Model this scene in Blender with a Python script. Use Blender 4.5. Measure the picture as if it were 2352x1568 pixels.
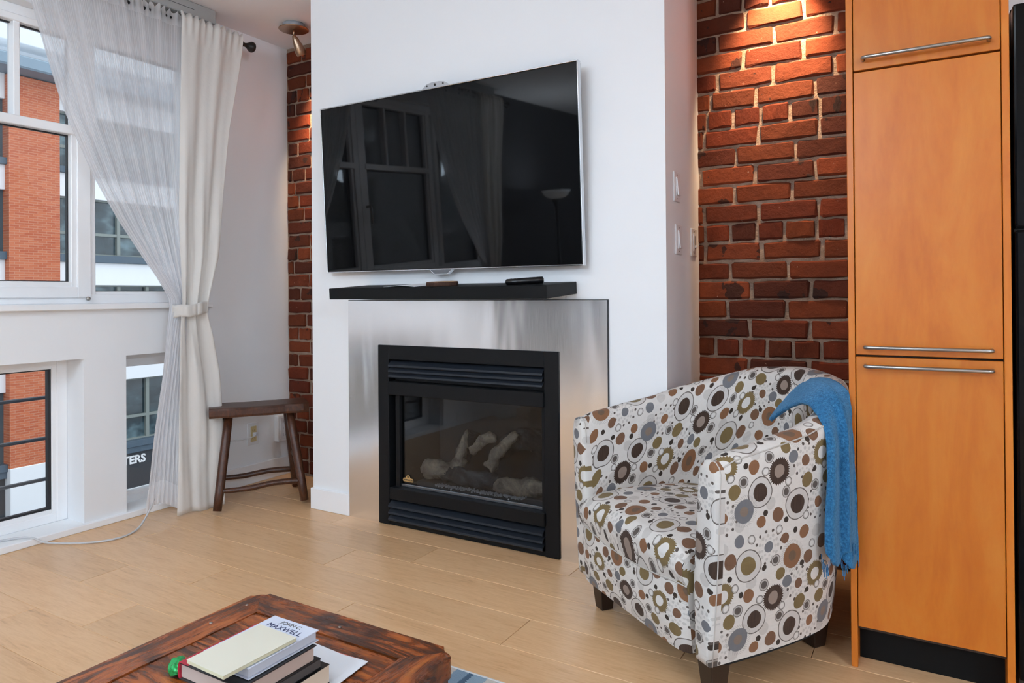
import bpy, bmesh, math, random
from mathutils import Vector, Matrix, noise
for o in list(bpy.data.objects): bpy.data.objects.remove(o, do_unlink=True)
SC = bpy.context.scene
COL = SC.collection
RND = random.Random(7)

# ------------------------------------------------------------------ camera
def camera():
    yaw, p, r = math.radians(30.66378), math.radians(0.27121), math.radians(-0.40348)
    f = Vector((-math.sin(yaw), math.cos(yaw), 0)); rt = Vector((math.cos(yaw), math.sin(yaw), 0)); u = Vector((0, 0, 1))
    f2 = f*math.cos(p)+u*math.sin(p); u2 = u*math.cos(p)-f*math.sin(p)
    r3 = rt*math.cos(r)+u2*math.sin(r); u3 = u2*math.cos(r)-rt*math.sin(r)
    cd = bpy.data.cameras.new('camera'); c = bpy.data.objects.new('camera', cd); COL.objects.link(c)
    M = Matrix((( r3.x, u3.x, -f2.x, 0), (r3.y, u3.y, -f2.y, 0), (r3.z, u3.z, -f2.z, 1.04), (0, 0, 0, 1)))
    c.matrix_world = M
    cd.sensor_width = 36; cd.lens = 1618.507/2352*36; cd.shift_y = -(784-668.73)/2352
    cd.clip_start = 0.02; cd.clip_end = 300
    SC.camera = c
camera()

# ------------------------------------------------------------------ world, light, exposure
SKY_STRENGTH = 1.8
PANEL_FILL = 14.0         # unseen ceiling panel added as fill (watts)
GLOBE_FILL = 60.0      # per unseen fill globe added out of frame (watts)
w = bpy.data.worlds.new('overcast_sky'); SC.world = w; w.use_nodes = True
bg = w.node_tree.nodes['Background']; bg.inputs[0].default_value = (0.80, 0.90, 1.0, 1); bg.inputs[1].default_value = SKY_STRENGTH
SC.view_settings.view_transform = 'Standard'; SC.view_settings.look = 'None'
SC.view_settings.exposure = 0.0; SC.view_settings.gamma = 1.0; SC.view_settings.use_curve_mapping = False
SC.cycles.max_bounces = 10; SC.cycles.diffuse_bounces = 5; SC.cycles.transparent_max_bounces = 24
SC.cycles.sample_clamp_indirect = 6.0
def portal(name, y0, y1, z0, z1, x):
    l = bpy.data.lights.new(name, 'AREA'); l.shape = 'RECTANGLE'; l.size = y1-y0; l.size_y = z1-z0
    l.cycles.is_portal = True
    o = bpy.data.objects.new(name, l); COL.objects.link(o)
    o.matrix_world = Matrix(((0, 0, -1, x), (1, 0, 0, (y0+y1)/2), (0, -1, 0, (z0+z1)/2), (0, 0, 0, 1)))
portal('portal_upper', -.25, 2.372, 1.01, 2.29, -3.45)
portal('portal_lower', .55, 1.737, .03, .766, -3.45)
portal('portal_lower_small', 1.931, 2.372, .03, .766, -3.45)

# ------------------------------------------------------------------ node helpers
def lin(c):
    if isinstance(c, str):
        c = [int(c[i:i+2], 16)/255 for i in (0, 2, 4)]
        c = [x/12.92 if x <= .04045 else ((x+.055)/1.055)**2.4 for x in c]
    return (c[0], c[1], c[2], 1)
class N:
    def __init__(s, name):
        s.m = bpy.data.materials.new(name); s.m.use_nodes = True; s.t = s.m.node_tree; s.n = s.t.nodes
        s.b = s.n['Principled BSDF']; s.out = s.n['Material Output']
    def node(s, typ, **k):
        x = s.n.new('ShaderNode'+typ)
        for a, v in k.items(): setattr(x, a, v)
        return x
    def link(s, a, b): s.t.links.new(a, b)
    def set(s, inp, v):
        if hasattr(v, 'is_linked') or isinstance(v, bpy.types.NodeSocket): s.link(v, inp)
        elif isinstance(v, (int, float)) or len(v) == len(inp.default_value): inp.default_value = v
        else: inp.default_value = tuple(v)[:len(inp.default_value)]
    def coord(s, which='Object', scale=(1, 1, 1), loc=None, rot=(0, 0, 0)):
        tc = s.node('TexCoord'); mp = s.node('Mapping'); mp.inputs['Scale'].default_value = scale; mp.inputs['Rotation'].default_value = rot
        s.link(tc.outputs[which], mp.inputs[0])
        if loc is not None: s.set(mp.inputs['Location'], loc)
        return mp.outputs[0]
    def noise(s, vec, scale=5, detail=4, rough=.55, dist=0):
        x = s.node('TexNoise'); s.link(vec, x.inputs['Vector']); x.inputs['Scale'].default_value = scale
        x.inputs['Detail'].default_value = detail; x.inputs['Roughness'].default_value = rough; x.inputs['Distortion'].default_value = dist
        return x.outputs[0]
    def ramp(s, fac, stops, interp='LINEAR'):
        x = s.node('ValToRGB'); s.link(fac, x.inputs[0]); x.color_ramp.interpolation = interp
        e = x.color_ramp.elements
        while len(e) < len(stops): e.new(.5)
        for i, (p, c) in enumerate(stops): e[i].position = p; e[i].color = lin(c)
        return x.outputs[0]
    def mix(s, fac, a, b, mode='MIX'):
        x = s.node('Mix', data_type='RGBA', blend_type=mode)
        s.set(x.inputs[0], fac); s.set(x.inputs[6], a); s.set(x.inputs[7], b)
        return x.outputs[2]
    def math(s, op, a, b=0.0, c=0.0):
        x = s.node('Math', operation=op); s.set(x.inputs[0], a); s.set(x.inputs[1], b)
        if op in ('MULTIPLY_ADD', 'SMOOTHSTEP', 'COMPARE'): s.set(x.inputs[2], c)
        return x.outputs[0]
    def bump(s, h, strength=.3, dist=.01):
        x = s.node('Bump'); x.inputs['Strength'].default_value = strength; x.inputs['Distance'].default_value = dist
        s.link(h, x.inputs['Height']); s.link(x.outputs[0], s.b.inputs['Normal'])
    def base(s, col, rough=.5, metal=0, spec=.5):
        s.set(s.b.inputs['Base Color'], lin(col) if isinstance(col, (str, tuple)) else col)
        s.set(s.b.inputs['Roughness'], rough); s.b.inputs['Metallic'].default_value = metal; s.b.inputs['Specular IOR Level'].default_value = spec
        return s.m
MATS = {}
def plain(name, col, rough=.5, metal=0, spec=.5, grain=0.0, gscale=60):
    if name in MATS: return MATS[name]
    n = N(name); n.base(col, rough, metal, spec)
    if grain:
        v = n.coord('Object'); h = n.noise(v, gscale, 3)
        n.bump(h, grain, .004)
    else:
        v = n.coord('Object'); h = n.noise(v, 9, 2)
        c = n.mix(h, lin([x*.97 for x in lin(col)[:3]]), lin([min(1, x*1.03) for x in lin(col)[:3]]))
        n.link(c, n.b.inputs['Base Color'])
    MATS[name] = n.m
    return n.m
def paint(name, col, rough=.6):
    n = N(name); v = n.coord('Object'); h = n.noise(v, 140, 3)
    n.base(col, rough, 0, .35); n.bump(h, .06, .002); return n.m

WALLW = paint('white_wall_paint', (.86, .87, .885), .62)
TRIMW = paint('white_trim_paint', (.90, .905, .915), .4)
CEILW = paint('white_ceiling_paint', (.90, .905, .92), .7)
PVC = plain('white_window_vinyl', (.90, .905, .915), .3)
GASKET = plain('black_rubber_gasket', (.012, .013, .016), .45)

def glass_mat(name, refl=.06, tint=(1, 1, 1)):
    n = N(name); n.n.remove(n.b)
    tr = n.node('BsdfTransparent'); tr.inputs[0].default_value = (*tint, 1)
    gl = n.node('BsdfGlossy'); gl.inputs['Roughness'].default_value = .02
    fr = n.node('Fresnel'); fr.inputs[0].default_value = 1.45
    f = n.math('MULTIPLY', fr.outputs[0], refl/.04)
    mx = n.node('MixShader'); n.link(f, mx.inputs[0]); n.link(tr.outputs[0], mx.inputs[1]); n.link(gl.outputs[0], mx.inputs[2])
    n.link(mx.outputs[0], n.out.inputs[0]); return n.m
GLASS = glass_mat('window_glass', .035)
FIREGLASS = glass_mat('fireplace_glass', .022, (.80, .82, .84))

def wood(name, stops, stretch, scale=6, rough=.4, bump=.15, spec=.5, dist=1.2, rnd=True, fine=.5):
    n = N(name)
    loc = None
    if rnd:
        oi = n.node('ObjectInfo'); cx = n.node('CombineXYZ')
        m1 = n.math('MULTIPLY', oi.outputs['Random'], 13.7); m2 = n.math('MULTIPLY', oi.outputs['Random'], 7.3)
        n.link(m1, cx.inputs[0]); n.link(m2, cx.inputs[1]); n.link(m1, cx.inputs[2]); loc = cx.outputs[0]
    v = n.coord('Object', stretch, loc)
    a = n.noise(v, scale, 5, .6, dist); b = n.noise(v, scale*7, 4, .6, .4)
    f = n.math('MULTIPLY_ADD', b, fine, n.math('MULTIPLY', a, 1-fine)) if False else n.math('ADD', n.math('MULTIPLY', a, 1-fine), n.math('MULTIPLY', b, fine))
    c = n.ramp(f, stops)
    if rnd:
        k = n.math('MULTIPLY_ADD', oi.outputs['Random'], .16, .92)
        hs = n.node('HueSaturation'); n.link(c, hs.inputs['Color']); n.link(k, hs.inputs['Value']); c = hs.outputs[0]
    n.base(c, rough, 0, spec); n.bump(b, bump, .003)
    return n.m
OAK = wood('light_oak_floorboard', [(.22, 'A97E58'), (.42, 'D2A578'), (.58, 'DCB286'), (.8, 'C69A6E')], (1.1, 9, 9), 2.2, .32, .05, .5, 2.0)
MAPLE = wood('varnished_maple_veneer', [(.25, 'AE5812'), (.5, 'BE6A1C'), (.75, 'C87C2C')], (2.2, 2.2, .55), 3.0, .32, .02, .45, 1.6, True, .25)
STOOLW = wood('dark_stained_elm', [(.25, '24110A'), (.5, '432414'), (.75, '643A22')], (3, 3, 1.2), 7, .38, .25, .5)
LEGW = plain('espresso_stained_leg', (.018, .009, .006), .35)

# ------------------------------------------------------------------ mesh helpers
def mesh_obj(name, verts, faces, mat, parent=None, uvs=None, smooth=False):
    me = bpy.data.meshes.new(name); me.from_pydata([tuple(v) for v in verts], [], faces); me.update()
    if uvs is not None:
        ul = me.uv_layers.new(name='UVMap')
        for l in me.loops: ul.data[l.index].uv = uvs[l.vertex_index]
    if smooth:
        for p in me.polygons: p.use_smooth = True
    return link(name, me, mat, parent)
def link(name, me, mat, parent=None):
    o = bpy.data.objects.new(name, me); COL.objects.link(o)
    if mat: me.materials.append(mat)
    if parent is not None: attach(o, parent)
    return o
def attach(o, parent):
    o.parent = parent
    L = parent.location if parent.parent is None else Vector((0, 0, 0))   # parts are modelled in world space
    o.matrix_parent_inverse = Matrix.Translation(-L)
def bm_obj(name, bm, mat, parent=None, smooth=False):
    bmesh.ops.recalc_face_normals(bm, faces=bm.faces)
    me = bpy.data.meshes.new(name); bm.to_mesh(me); bm.free()
    if smooth:
        for p in me.polygons: p.use_smooth = True
    return link(name, me, mat, parent)
def bx(bm, x0, x1, y0, y1, z0, z1, bev=0, seg=1, M=None):
    old = set(bm.verts)
    vs = [bm.verts.new(((x0, x1)[i & 1], (y0, y1)[i >> 1 & 1], (z0, z1)[i >> 2])) for i in range(8)]
    fs = [bm.faces.new([vs[i] for i in q]) for q in ((0, 2, 3, 1), (4, 5, 7, 6), (0, 1, 5, 4), (2, 6, 7, 3), (0, 4, 6, 2), (1, 3, 7, 5))]
    if bev:
        es = list({e for f in fs for e in f.edges})
        r = bmesh.ops.bevel(bm, geom=es, offset=bev, segments=seg, affect='EDGES', profile=.5)
        vs = [v for v in bm.verts if v not in old]
    if M is not None:
        for v in vs: v.co = M @ v.co
    return vs
def box(name, x0, x1, y0, y1, z0, z1, mat, parent=None, bev=0, seg=1, M=None, smooth=False):
    bm = bmesh.new(); bx(bm, x0, x1, y0, y1, z0, z1, bev, seg, M); return bm_obj(name, bm, mat, parent, smooth)
def tube_bm(bm, pts, rad, n=10, caps=True):
    pts = [Vector(p) for p in pts]; rings = []
    up = Vector((0, 0, 1)); prev = None
    for i, p in enumerate(pts):
        t = (pts[min(i+1, len(pts)-1)]-pts[max(i-1, 0)]).normalized()
        if prev is None:
            a = up if abs(t.z) < .9 else Vector((1, 0, 0)); s = t.cross(a).normalized()
        else:
            s = (prev - t*prev.dot(t)).normalized()
        prev = s; b = t.cross(s)
        r = rad[i] if isinstance(rad, (list, tuple)) else rad
        rx, ry = r if isinstance(r, (list, tuple)) else (r, r)
        rings.append([bm.verts.new(p+s*math.cos(k*2*math.pi/n)*rx+b*math.sin(k*2*math.pi/n)*ry) for k in range(n)])
    for a, b in zip(rings, rings[1:]):
        for k in range(n): bm.faces.new((a[k], a[(k+1) % n], b[(k+1) % n], b[k]))
    if caps: bm.faces.new(rings[0]); bm.faces.new(rings[-1])
    return rings
def tube(name, pts, rad, mat, parent=None, n=10, smooth=True):
    bm = bmesh.new(); tube_bm(bm, pts, rad, n); o = bm_obj(name, bm, mat, parent, smooth)
    return o
def catmull(pts, per=8):
    P = [Vector(p) for p in pts]; out = []
    for i in range(len(P)-1):
        a, b, c, d = P[max(i-1, 0)], P[i], P[i+1], P[min(i+2, len(P)-1)]
        for k in range(per):
            t = k/per
            out.append(.5*((2*b)+(c-a)*t+(2*a-5*b+4*c-d)*t*t+(3*b-a-3*c+d)*t**3))
    out.append(P[-1]); return out
def lathe(name, prof, M, mat, parent=None, n=24, smooth=True):
    bm = bmesh.new(); rings = []
    for r, z in prof:
        rings.append([bm.verts.new(M @ Vector((max(r, 1e-4)*math.cos(k*2*math.pi/n), max(r, 1e-4)*math.sin(k*2*math.pi/n), z))) for k in range(n)])
    for a, b in zip(rings, rings[1:]):
        for k in range(n): bm.faces.new((a[k], a[(k+1) % n], b[(k+1) % n], b[k]))
    bm.faces.new(rings[0]); bm.faces.new(rings[-1])
    return bm_obj(name, bm, mat, parent, smooth)
def grid(name, f, nu, nv, mat, parent=None, uv=None, smooth=True, thick=0):
    vs, uvs, fs = [], [], []
    for j in range(nv+1):
        for i in range(nu+1):
            vs.append(f(i/nu, j/nv)); uvs.append(uv(i/nu, j/nv) if uv else (i/nu, j/nv))
    for j in range(nv):
        for i in range(nu):
            a = j*(nu+1)+i; fs.append((a, a+1, a+nu+2, a+nu+1))
    o = mesh_obj(name, vs, fs, mat, parent, uvs, smooth)
    if thick:
        m = o.modifiers.new('thickness', 'SOLIDIFY'); m.thickness = thick; m.offset = 0
    return o
def interp(tab, x):
    if x <= tab[0][0]: return tab[0][1]
    for (a, va), (b, vb) in zip(tab, tab[1:]):
        if x <= b:
            t = (x-a)/(b-a); return va+(vb-va)*t
    return tab[-1][1]
def sm(tab, x):        # smoothed interpolation
    return (interp(tab, x-.02)+interp(tab, x)*2+interp(tab, x+.02))/4
def T(x=0, y=0, z=0): return Matrix.Translation((x, y, z))
def RZ(a): return Matrix.Rotation(a, 4, 'Z')
def RX(a): return Matrix.Rotation(a, 4, 'X')
def RY(a): return Matrix.Rotation(a, 4, 'Y')
def tag(o, label, cat, group=None):
    o['label'] = label; o['category'] = cat
    if group: o['group'] = group
    return o
def thing(name, label, cat, loc, group=None):
    o = bpy.data.objects.new(name, None); COL.objects.link(o); o.location = loc; o.empty_display_size = .05
    return tag(o, label, cat, group)
def struct(o, label=None):
    o['kind'] = 'structure'
    if label: o['label'] = label
    return o
def sthing(name, loc):
    o = bpy.data.objects.new(name, None); COL.objects.link(o); o.location = loc; o['kind'] = 'structure'; return o
def text_mesh(name, body, size, M, mat, parent, depth=.001, bold=False):
    cu = bpy.data.curves.new(name, 'FONT'); cu.body = body; cu.size = size; cu.extrude = depth; cu.align_x = 'LEFT'; cu.resolution_u = 3
    if bold: cu.offset = size*.03
    t = bpy.data.objects.new(name, cu); COL.objects.link(t)
    dg = bpy.context.evaluated_depsgraph_get(); me = bpy.data.meshes.new_from_object(t.evaluated_get(dg))
    bpy.data.objects.remove(t, do_unlink=True); bpy.data.curves.remove(cu)
    me.transform(M); me.name = name; me.materials.clear()
    return link(name, me, mat, parent)

# key planes (metres)
XW, YC, YB, ZC = -3.264, 2.483, 2.914, 2.50   # window wall, chimney front, brick wall, ceiling
CX0, CX1 = -2.615, -.821                      # chimney breast sides
RX1, RY0 = 4.6, -2.7                          # unseen right and rear walls

# ------------------------------------------------------------------ floor of oak planks
fl = box('floor', XW, RX1, RY0, YB, -.08, -.014, plain('subfloor', (.05, .03, .02), .9)); struct(fl, 'pale oak plank floor')
rowj = {-1: [-2.594, -.9], 0: [-2.316, -.75], 1: [-2.686, -1.3], 2: [-2.315, -1.687, -.1], 3: [-2.944, -1.108], 4: [-2.029, -.62], 5: [-1.748, -.3], 6: [-2.368, -1.157, .1], 7: [-2.9, -1.75, -.5], 8: [-2.2, -.8]}
k0 = int((RY0-1.223)/.1873)-1
for k in range(k0, 10):
    y0, y1 = 1.223+k*.1873, 1.223+(k+1)*.1873
    y0 = max(y0, RY0); y1 = min(y1, YB)
    if y1-y0 < .01: continue
    js = list(rowj.get(k, []))
    if not js:
        x = XW+RND.uniform(.4, 1.7); js = [x]
    while js[-1] < RX1-.6: js.append(js[-1]+RND.uniform(1.1, 1.9))
    js = [XW]+[j for j in js if j < RX1-.1]+[RX1]
    for a, b in zip(js, js[1:]):
        box('floor_plank', a+.0010, b-.0010, y0+.0006, y1-.0006, -.0138, RND.uniform(-.0003, .0), OAK, fl, .0009)

# ------------------------------------------------------------------ walls and ceiling
struct(box('ceiling', XW-.4, RX1+.1, RY0-.1, YB+.15, ZC, ZC+.15, CEILW))
bm = bmesh.new()
WO = XW-.28
for y0, y1, z0, z1 in ((-.45, YB+.15, 2.29, ZC), (2.372, YB+.15, -.1, 2.29), (-.45, -.25, -.1, 2.29), (-.25, 2.372, .766, .99),
                       (1.737, 1.931, -.1, .766), (-.25, .55, -.1, .766), (.55, 1.737, -.1, -.002), (1.931, 2.372, -.1, -.002)):
    bx(bm, WO, XW, y0, y1, z0, z1)
struct(bm_obj('wall_left', bm, WALLW))
struct(box('wall_left_rear', WO, XW, RY0-.1, -.45, -.1, ZC, paint('dark_wall_finish', (.05, .05, .054), .7)), 'dark wall beyond the window, seen only in the television')  # dark tone chosen so this section reads black in the television
struct(box('wall_right', RX1, RX1+.1, RY0, YB+.15, -.1, ZC, WALLW))
struct(box('wall_rear', XW, RX1, RY0-.1, RY0, -.1, ZC, WALLW))
bm = bmesh.new()                                # chimney breast with the opening for the fireplace
for x0, x1, z0, z1 in ((CX0, -2.16, 0, ZC), (-1.27, CX1, 0, ZC), (-2.16, -1.27, .80, ZC)): bx(bm, x0, x1, YC, YB-.002, z0, z1)
struct(bm_obj('wall_chimney', bm, WALLW))

struct(box('wall_kitchen', .19, RX1, YB-.022, YB-.0045, 0, ZC, WALLW))
# brick wall with real bricks on a recessed mortar bed
def mortar_mat():
    n = N('rough_lime_mortar'); v = n.coord('Object'); a = n.noise(v, 14, 4); b = n.noise(v, 90, 5, .7)
    n.base(n.ramp(a, [(.3, '86705F'), (.55, 'A28A78'), (.75, 'B49C8A')]), .95, 0, .1); n.bump(b, .9, .012); return n.m
def brick_mat(name, stops):
    n = N(name); oi = n.node('ObjectInfo')
    cx = n.node('CombineXYZ'); n.link(n.math('MULTIPLY', oi.outputs['Random'], 31.0), cx.inputs[0]); n.link(n.math('MULTIPLY', oi.outputs['Random'], 17.0), cx.inputs[2])
    v = n.coord('Object', (.21, 1, 1), cx.outputs[0])      # brick meshes are unit length along x
    c = n.ramp(oi.outputs['Random'], stops)
    a = n.noise(v, 16, 5, .6); b = n.noise(v, 55, 5, .65); d = n.noise(v, 9, 3)
    c = n.mix(n.math('MULTIPLY', a, .75), c, lin('3E1A10'))
    blk = n.math('GREATER_THAN', n.math('ADD', d, n.math('MULTIPLY', oi.outputs['Random'], .16)), .74)
    c = n.mix(n.math('MULTIPLY', blk, .8), c, lin('241A18'))
    wh = n.math('GREATER_THAN', b, .71)
    c = n.mix(n.math('MULTIPLY', wh, .5), c, lin('C9AE98'))
    n.base(c, .85, 0, .2); n.bump(n.noise(v, 38, 6, .7), .7, .008); return n.m
MORTAR = mortar_mat()
BRICK = brick_mat('old_red_brick', [(0, '5A2415'), (.18, '7A3A1C'), (.36, '4A2418'), (.5, '6E2C16'), (.66, '8E4526'), (.82, '5C2A1A'), (1, '46241A')])
wb = struct(box('wall_back', XW-.28, RX1+.1, YB-.004, YB+.14, -.1, ZC, MORTAR), 'exposed old red brick wall with pale mortar')
def brick_mesh(i):
    bm = bmesh.new(); r = random.Random(100+i)
    bx(bm, -.5, .5, -.03, .03, -.5, .5, 0)
    for v in bm.verts: v.co.x *= .2; v.co.z *= .068
    bmesh.ops.subdivide_edges(bm, edges=[e for e in bm.edges if abs(e.verts[0].co.x-e.verts[1].co.x) > .1], cuts=2)
    bmesh.ops.bevel(bm, geom=[e for e in bm.edges if e.calc_face_angle(0) > .5], offset=.0065, segments=1, affect='EDGES')
    for v in bm.verts:
        v.co += Vector((r.uniform(-.0035, .0035), r.uniform(-.0025, .0025), r.uniform(-.0032, .0032)))
    for v in bm.verts: v.co.x /= .2
    bmesh.ops.recalc_face_normals(bm, faces=bm.faces)
    me = bpy.data.meshes.new('brick'); bm.to_mesh(me); bm.free(); me.materials.append(BRICK); return me
BM = [brick_mesh(i) for i in range(9)]
rjoint = {2: [-.799, -.581, -.362], 1: [-.794, -.693, -.589, -.485, -.37], 0: [-.795, -.571, -.351], -1: [-.694, -.474], -2: [-.612, -.391], -3: [-.707, -.48], -4: [-.62, -.397], -5: [-.755, -.657, -.554, -.457, -.357], -6: [-.626, -.401], 3: [-.675, -.458], 4: [-.812, -.594, -.372], 5: [-.668, -.444], 6: [-.797, -.58, -.357], 7: [-.783, -.678, -.57, -.462, -.354], 8: [-.768, -.589, -.37], 9: [-.741, -.522, -.302], 10: [-.636, -.411], 11: [-.739, -.52, -.298], 12: [-.627, -.41], 13: [-.738, -.635, -.53, -.41]}
CH = .0772
def add_brick(x0, x1, k):
    z = 1.168+(k+.5)*CH
    if z-CH*.5 < -.01 or z+CH*.5 > ZC+.045: return
    o = bpy.data.objects.new('brick', RND.choice(BM)); COL.objects.link(o); o.parent = wb
    hh = 1.0
    if z+CH*.45 > ZC: return
    o.location = ((x0+x1)/2, YB+.016+RND.uniform(-.003, .004), z); o.scale = (max(.02, x1-x0-.012), 1, hh*RND.uniform(.96, 1.03))
    o.rotation_euler = (0, RND.uniform(-.008, .008), RND.uniform(-.01, .01))
for k in range(-15, 18):
    head = (k-1) % 6 == 0
    step = .107 if head else .219
    js = list(rjoint.get(k, [])) or [-.8+RND.uniform(0, step)]
    while js[0] > CX1+.02: js.insert(0, js[0]-step)
    while js[-1] < -.05: js.append(js[-1]+step*RND.uniform(.97, 1.03))
    for a, b in zip(js, js[1:]): add_brick(max(a, CX1-.03), b, k)
    x = XW-RND.uniform(.0, step*.8)
    while x < CX0-.02:
        b = x+step*RND.uniform(.94, 1.05)
        if b > XW+.03: add_brick(max(x, XW+.004), b, k)
        x = b

# ------------------------------------------------------------------ trims
struct(box('trim_1', XW-.14, -3.243, .4, 2.44, 0, .030, TRIMW, None, .003), 'low white sill strip along the window wall')
struct(box('trim_2', XW-.08, -3.235, -.30, 2.382, .985, 1.012, TRIMW, None, .003), 'white window sill board')
struct(box('baseboard_left', XW, XW+.014, 2.45, YB-.002, 0, .105, TRIMW, None, .002))
struct(box('baseboard_chimney', CX0-.006, -2.369, YC-.014, YC+.002, 0, .101, TRIMW, None, .002))
struct(box('baseboard_left_rear', XW, XW+.014, RY0, .38, 0, .105, TRIMW, None, .002))

# ------------------------------------------------------------------ windows
def rail(parent, name, x0, x1, y0, y1, z0, z1, mat=None, bev=.003): return box(name, x0, x1, y0, y1, z0, z1, mat or PVC, parent, bev)
def ring(parent, name, x0, x1, y0, y1, z0, z1, wl, wr, wb_, wt, mat=None, bev=.003):
    bm = bmesh.new()
    bx(bm, x0, x1, y0, y0+wl, z0, z1, bev); bx(bm, x0, x1, y1-wr, y1, z0, z1, bev)
    bx(bm, x0, x1, y0+wl-.001, y1-wr+.001, z0, z0+wb_, bev); bx(bm, x0, x1, y0+wl-.001, y1-wr+.001, z1-wt, z1, bev)
    return bm_obj(name, bm, mat or PVC, parent)
FX = -3.33
w1 = sthing('window_1', (FX, 1.06, 1.0)); w1['label'] = 'wide white upper window with transom lights'
ring(w1, 'window_frame', FX-.09, FX, -.25, 2.372, 1.012, 2.29, .05, .05, .045, .06)
for y0, y1 in ((1.80, 1.84), (.30, .34), (1.19, 1.21)):
    rail(w1, 'mullion', FX-.09, FX-.002, y0-.012, y1-.01, 1.05, 2.24)
def sash(y0, y1, munts):          # glass edges y0..y1
    s = ring(w1, 'sash', FX-.06, FX+.012, y0-.075, y1+.085, 1.040, 2.245, .05, .06, .05, .03)
    ring(s, 'glazing_bead', FX-.05, FX+.003, y0-.028, y1+.028, 1.086, 2.24, .026, .026, .026, .02)
    ring(s, 'gasket', FX-.036, FX-.022, y0-.004, y1+.004, 1.110, 1.777, .008, .008, .006, .007, GASKET, 0)
    ring(s, 'gasket', FX-.036, FX-.022, y0-.004, y1+.004, 1.81, 2.225, .008, .008, .006, .014, GASKET, 0)
    rail(s, 'transom_bar', FX-.05, FX+.016, y0-.024, y1+.024, 1.775, 1.815)
    for m in munts:
        rail(s, 'muntin', FX-.05, FX+.006, m-.0125, m+.0125, 1.812, 2.23)
    box('pane', FX-.04, FX-.036, y0-.01, y1+.01, 1.10, 2.24, GLASS, s)
sash(1.285, 1.717, [1.50]); sash(.46, 1.125, [.675, .905])
for y0, y1 in ((1.832, 2.33), (-.2, .29)):
    ring(w1, 'glazing_bead', FX-.06, FX-.01, y0-.012, y1+.012, 1.05, 2.245, .012, .012, .02, .02)
    ring(w1, 'gasket', FX-.036, FX-.024, y0-.001, y1+.001, 1.066, 2.226, .006, .006, .006, .012, GASKET, 0)
    box('pane', FX-.04, FX-.036, y0-.01, y1+.01, 1.06, 2.24, GLASS, w1)
lat = plain('brushed_nickel', (.42, .40, .37), .3, 1)
lathe('sash_stay', [(.009, 0), (.010, .004), (.008, .012), (.004, .014)], T(FX+.012, 1.785, 1.035) @ RY(math.pi/2), lat, w1, 14)
h = tube('window_handle', [(FX+.012, 1.165, 1.52), (FX+.05, 1.165, 1.52), (FX+.052, 1.165, 1.50), (FX+.052, 1.165, 1.40)], .009, lat, w1)
GX = -3.40
w2 = sthing('window_2', (GX, 1.15, .03)); w2['label'] = 'low white window beside the pier'
ring(w2, 'window_frame', GX-.08, GX, .55, 1.737, .030, .766, .05, .045, .04, .035)
ring(w2, 'glazing_bead', GX-.06, GX-.006, .595, 1.695, .066, .735, .03, .022, .022, .016)
ring(w2, 'gasket', GX-.036, GX-.014, .62, 1.676, .084, .722, .012, .016, .014, .008, GASKET, 0)
box('pane', GX-.04, GX-.036, .6, 1.69, .07, .73, GLASS, w2)
w3 = sthing('window_3', (GX, 2.15, .03)); w3['label'] = 'narrow low white window behind the curtain'
ring(w3, 'window_frame', GX-.08, GX, 1.931, 2.372, .030, .766, .04, .04, .035, .03)
ring(w3, 'glazing_bead', GX-.06, GX-.006, 1.95, 2.35, .06, .74, .015, .02, .022, .042)
box('pane', GX-.04, GX-.036, 1.96, 2.345, .07, .72, GLASS, w3)
sg = thing('safety_rail', 'dark metal safety bars across the low window, outside the glass', 'railing', (GX-.16, 1.1, .1))
STEELD = plain('dark_galvanised_bar', (.10, .11, .125), .4, .6)
for z in (.575, .385, .195):
    tube('bar', [(GX-.16, .40, z), (GX-.16, 1.90, z)], .0085, STEELD, sg)
for y in (.5, 1.84):
    box('post', GX-.17, GX-.15, y-.01, y+.01, .10, .70, STEELD, sg)
    box('bracket', GX-.17, WO+.002, y-.012, y+.012, .60, .63, STEELD, sg)

# ------------------------------------------------------------------ exterior: building across the street
K = 25/14
def ey(y): return y*K
def ez(z): return (z-1.04)*K+1.04
def facade_brick():
    n = N('facade_brick'); tc = n.node('TexCoord'); sep = n.node('SeparateXYZ'); n.link(tc.outputs['Object'], sep.inputs[0])
    cx = n.node('CombineXYZ'); n.link(sep.outputs[1], cx.inputs[0]); n.link(sep.outputs[2], cx.inputs[1])
    b = n.node('TexBrick'); n.link(cx.outputs[0], b.inputs['Vector']); b.inputs['Scale'].default_value = 1.0
    b.inputs['Brick Width'].default_value = .27; b.inputs['Row Height'].default_value = .078; b.inputs['Mortar Size'].default_value = .007
    b.inputs['Color1'].default_value = lin('B5583C'); b.inputs['Color2'].default_value = lin('C9714F'); b.inputs['Mortar'].default_value = lin('C8937A')
    a = n.noise(n.coord('Object', (1, .7, 1.5)), 1.2, 4); c = n.mix(n.math('MULTIPLY', a, .35), b.outputs[0], lin('D08C6C'))
    n.base(c, .9, 0, .2); n.bump(b.outputs[1], .4, .01); return n.m
FBRICK = facade_brick()
FWHITE = plain('facade_white_panel', (.86, .88, .90), .6)
FLEDGE = plain('facade_slate_ledge', (.075, .115, .155), .5)
FTEAL = plain('facade_teal_window_frame', (.07, .105, .125), .4)
FOLIVE = plain('facade_olive_window_frame', (.23, .26, .24), .45)
FDARK = plain('facade_dark_shopfront', (.035, .04, .048), .5)
FCORE = plain('facade_core', (.10, .11, .12), .8)
FROOF = plain('facade_blue_grey_soffit', (.22, .30, .37), .5)
def far_glass():
    n = N('facade_window_glass'); v = n.coord('Object', (1, .8, 1.3)); a = n.noise(v, .9, 3)
    n.base(n.ramp(a, [(.35, '1C2A30'), (.5, '33464D'), (.62, '6D858C')]), .12, 0, .7); return n.m
FGLASS = far_glass()
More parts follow.
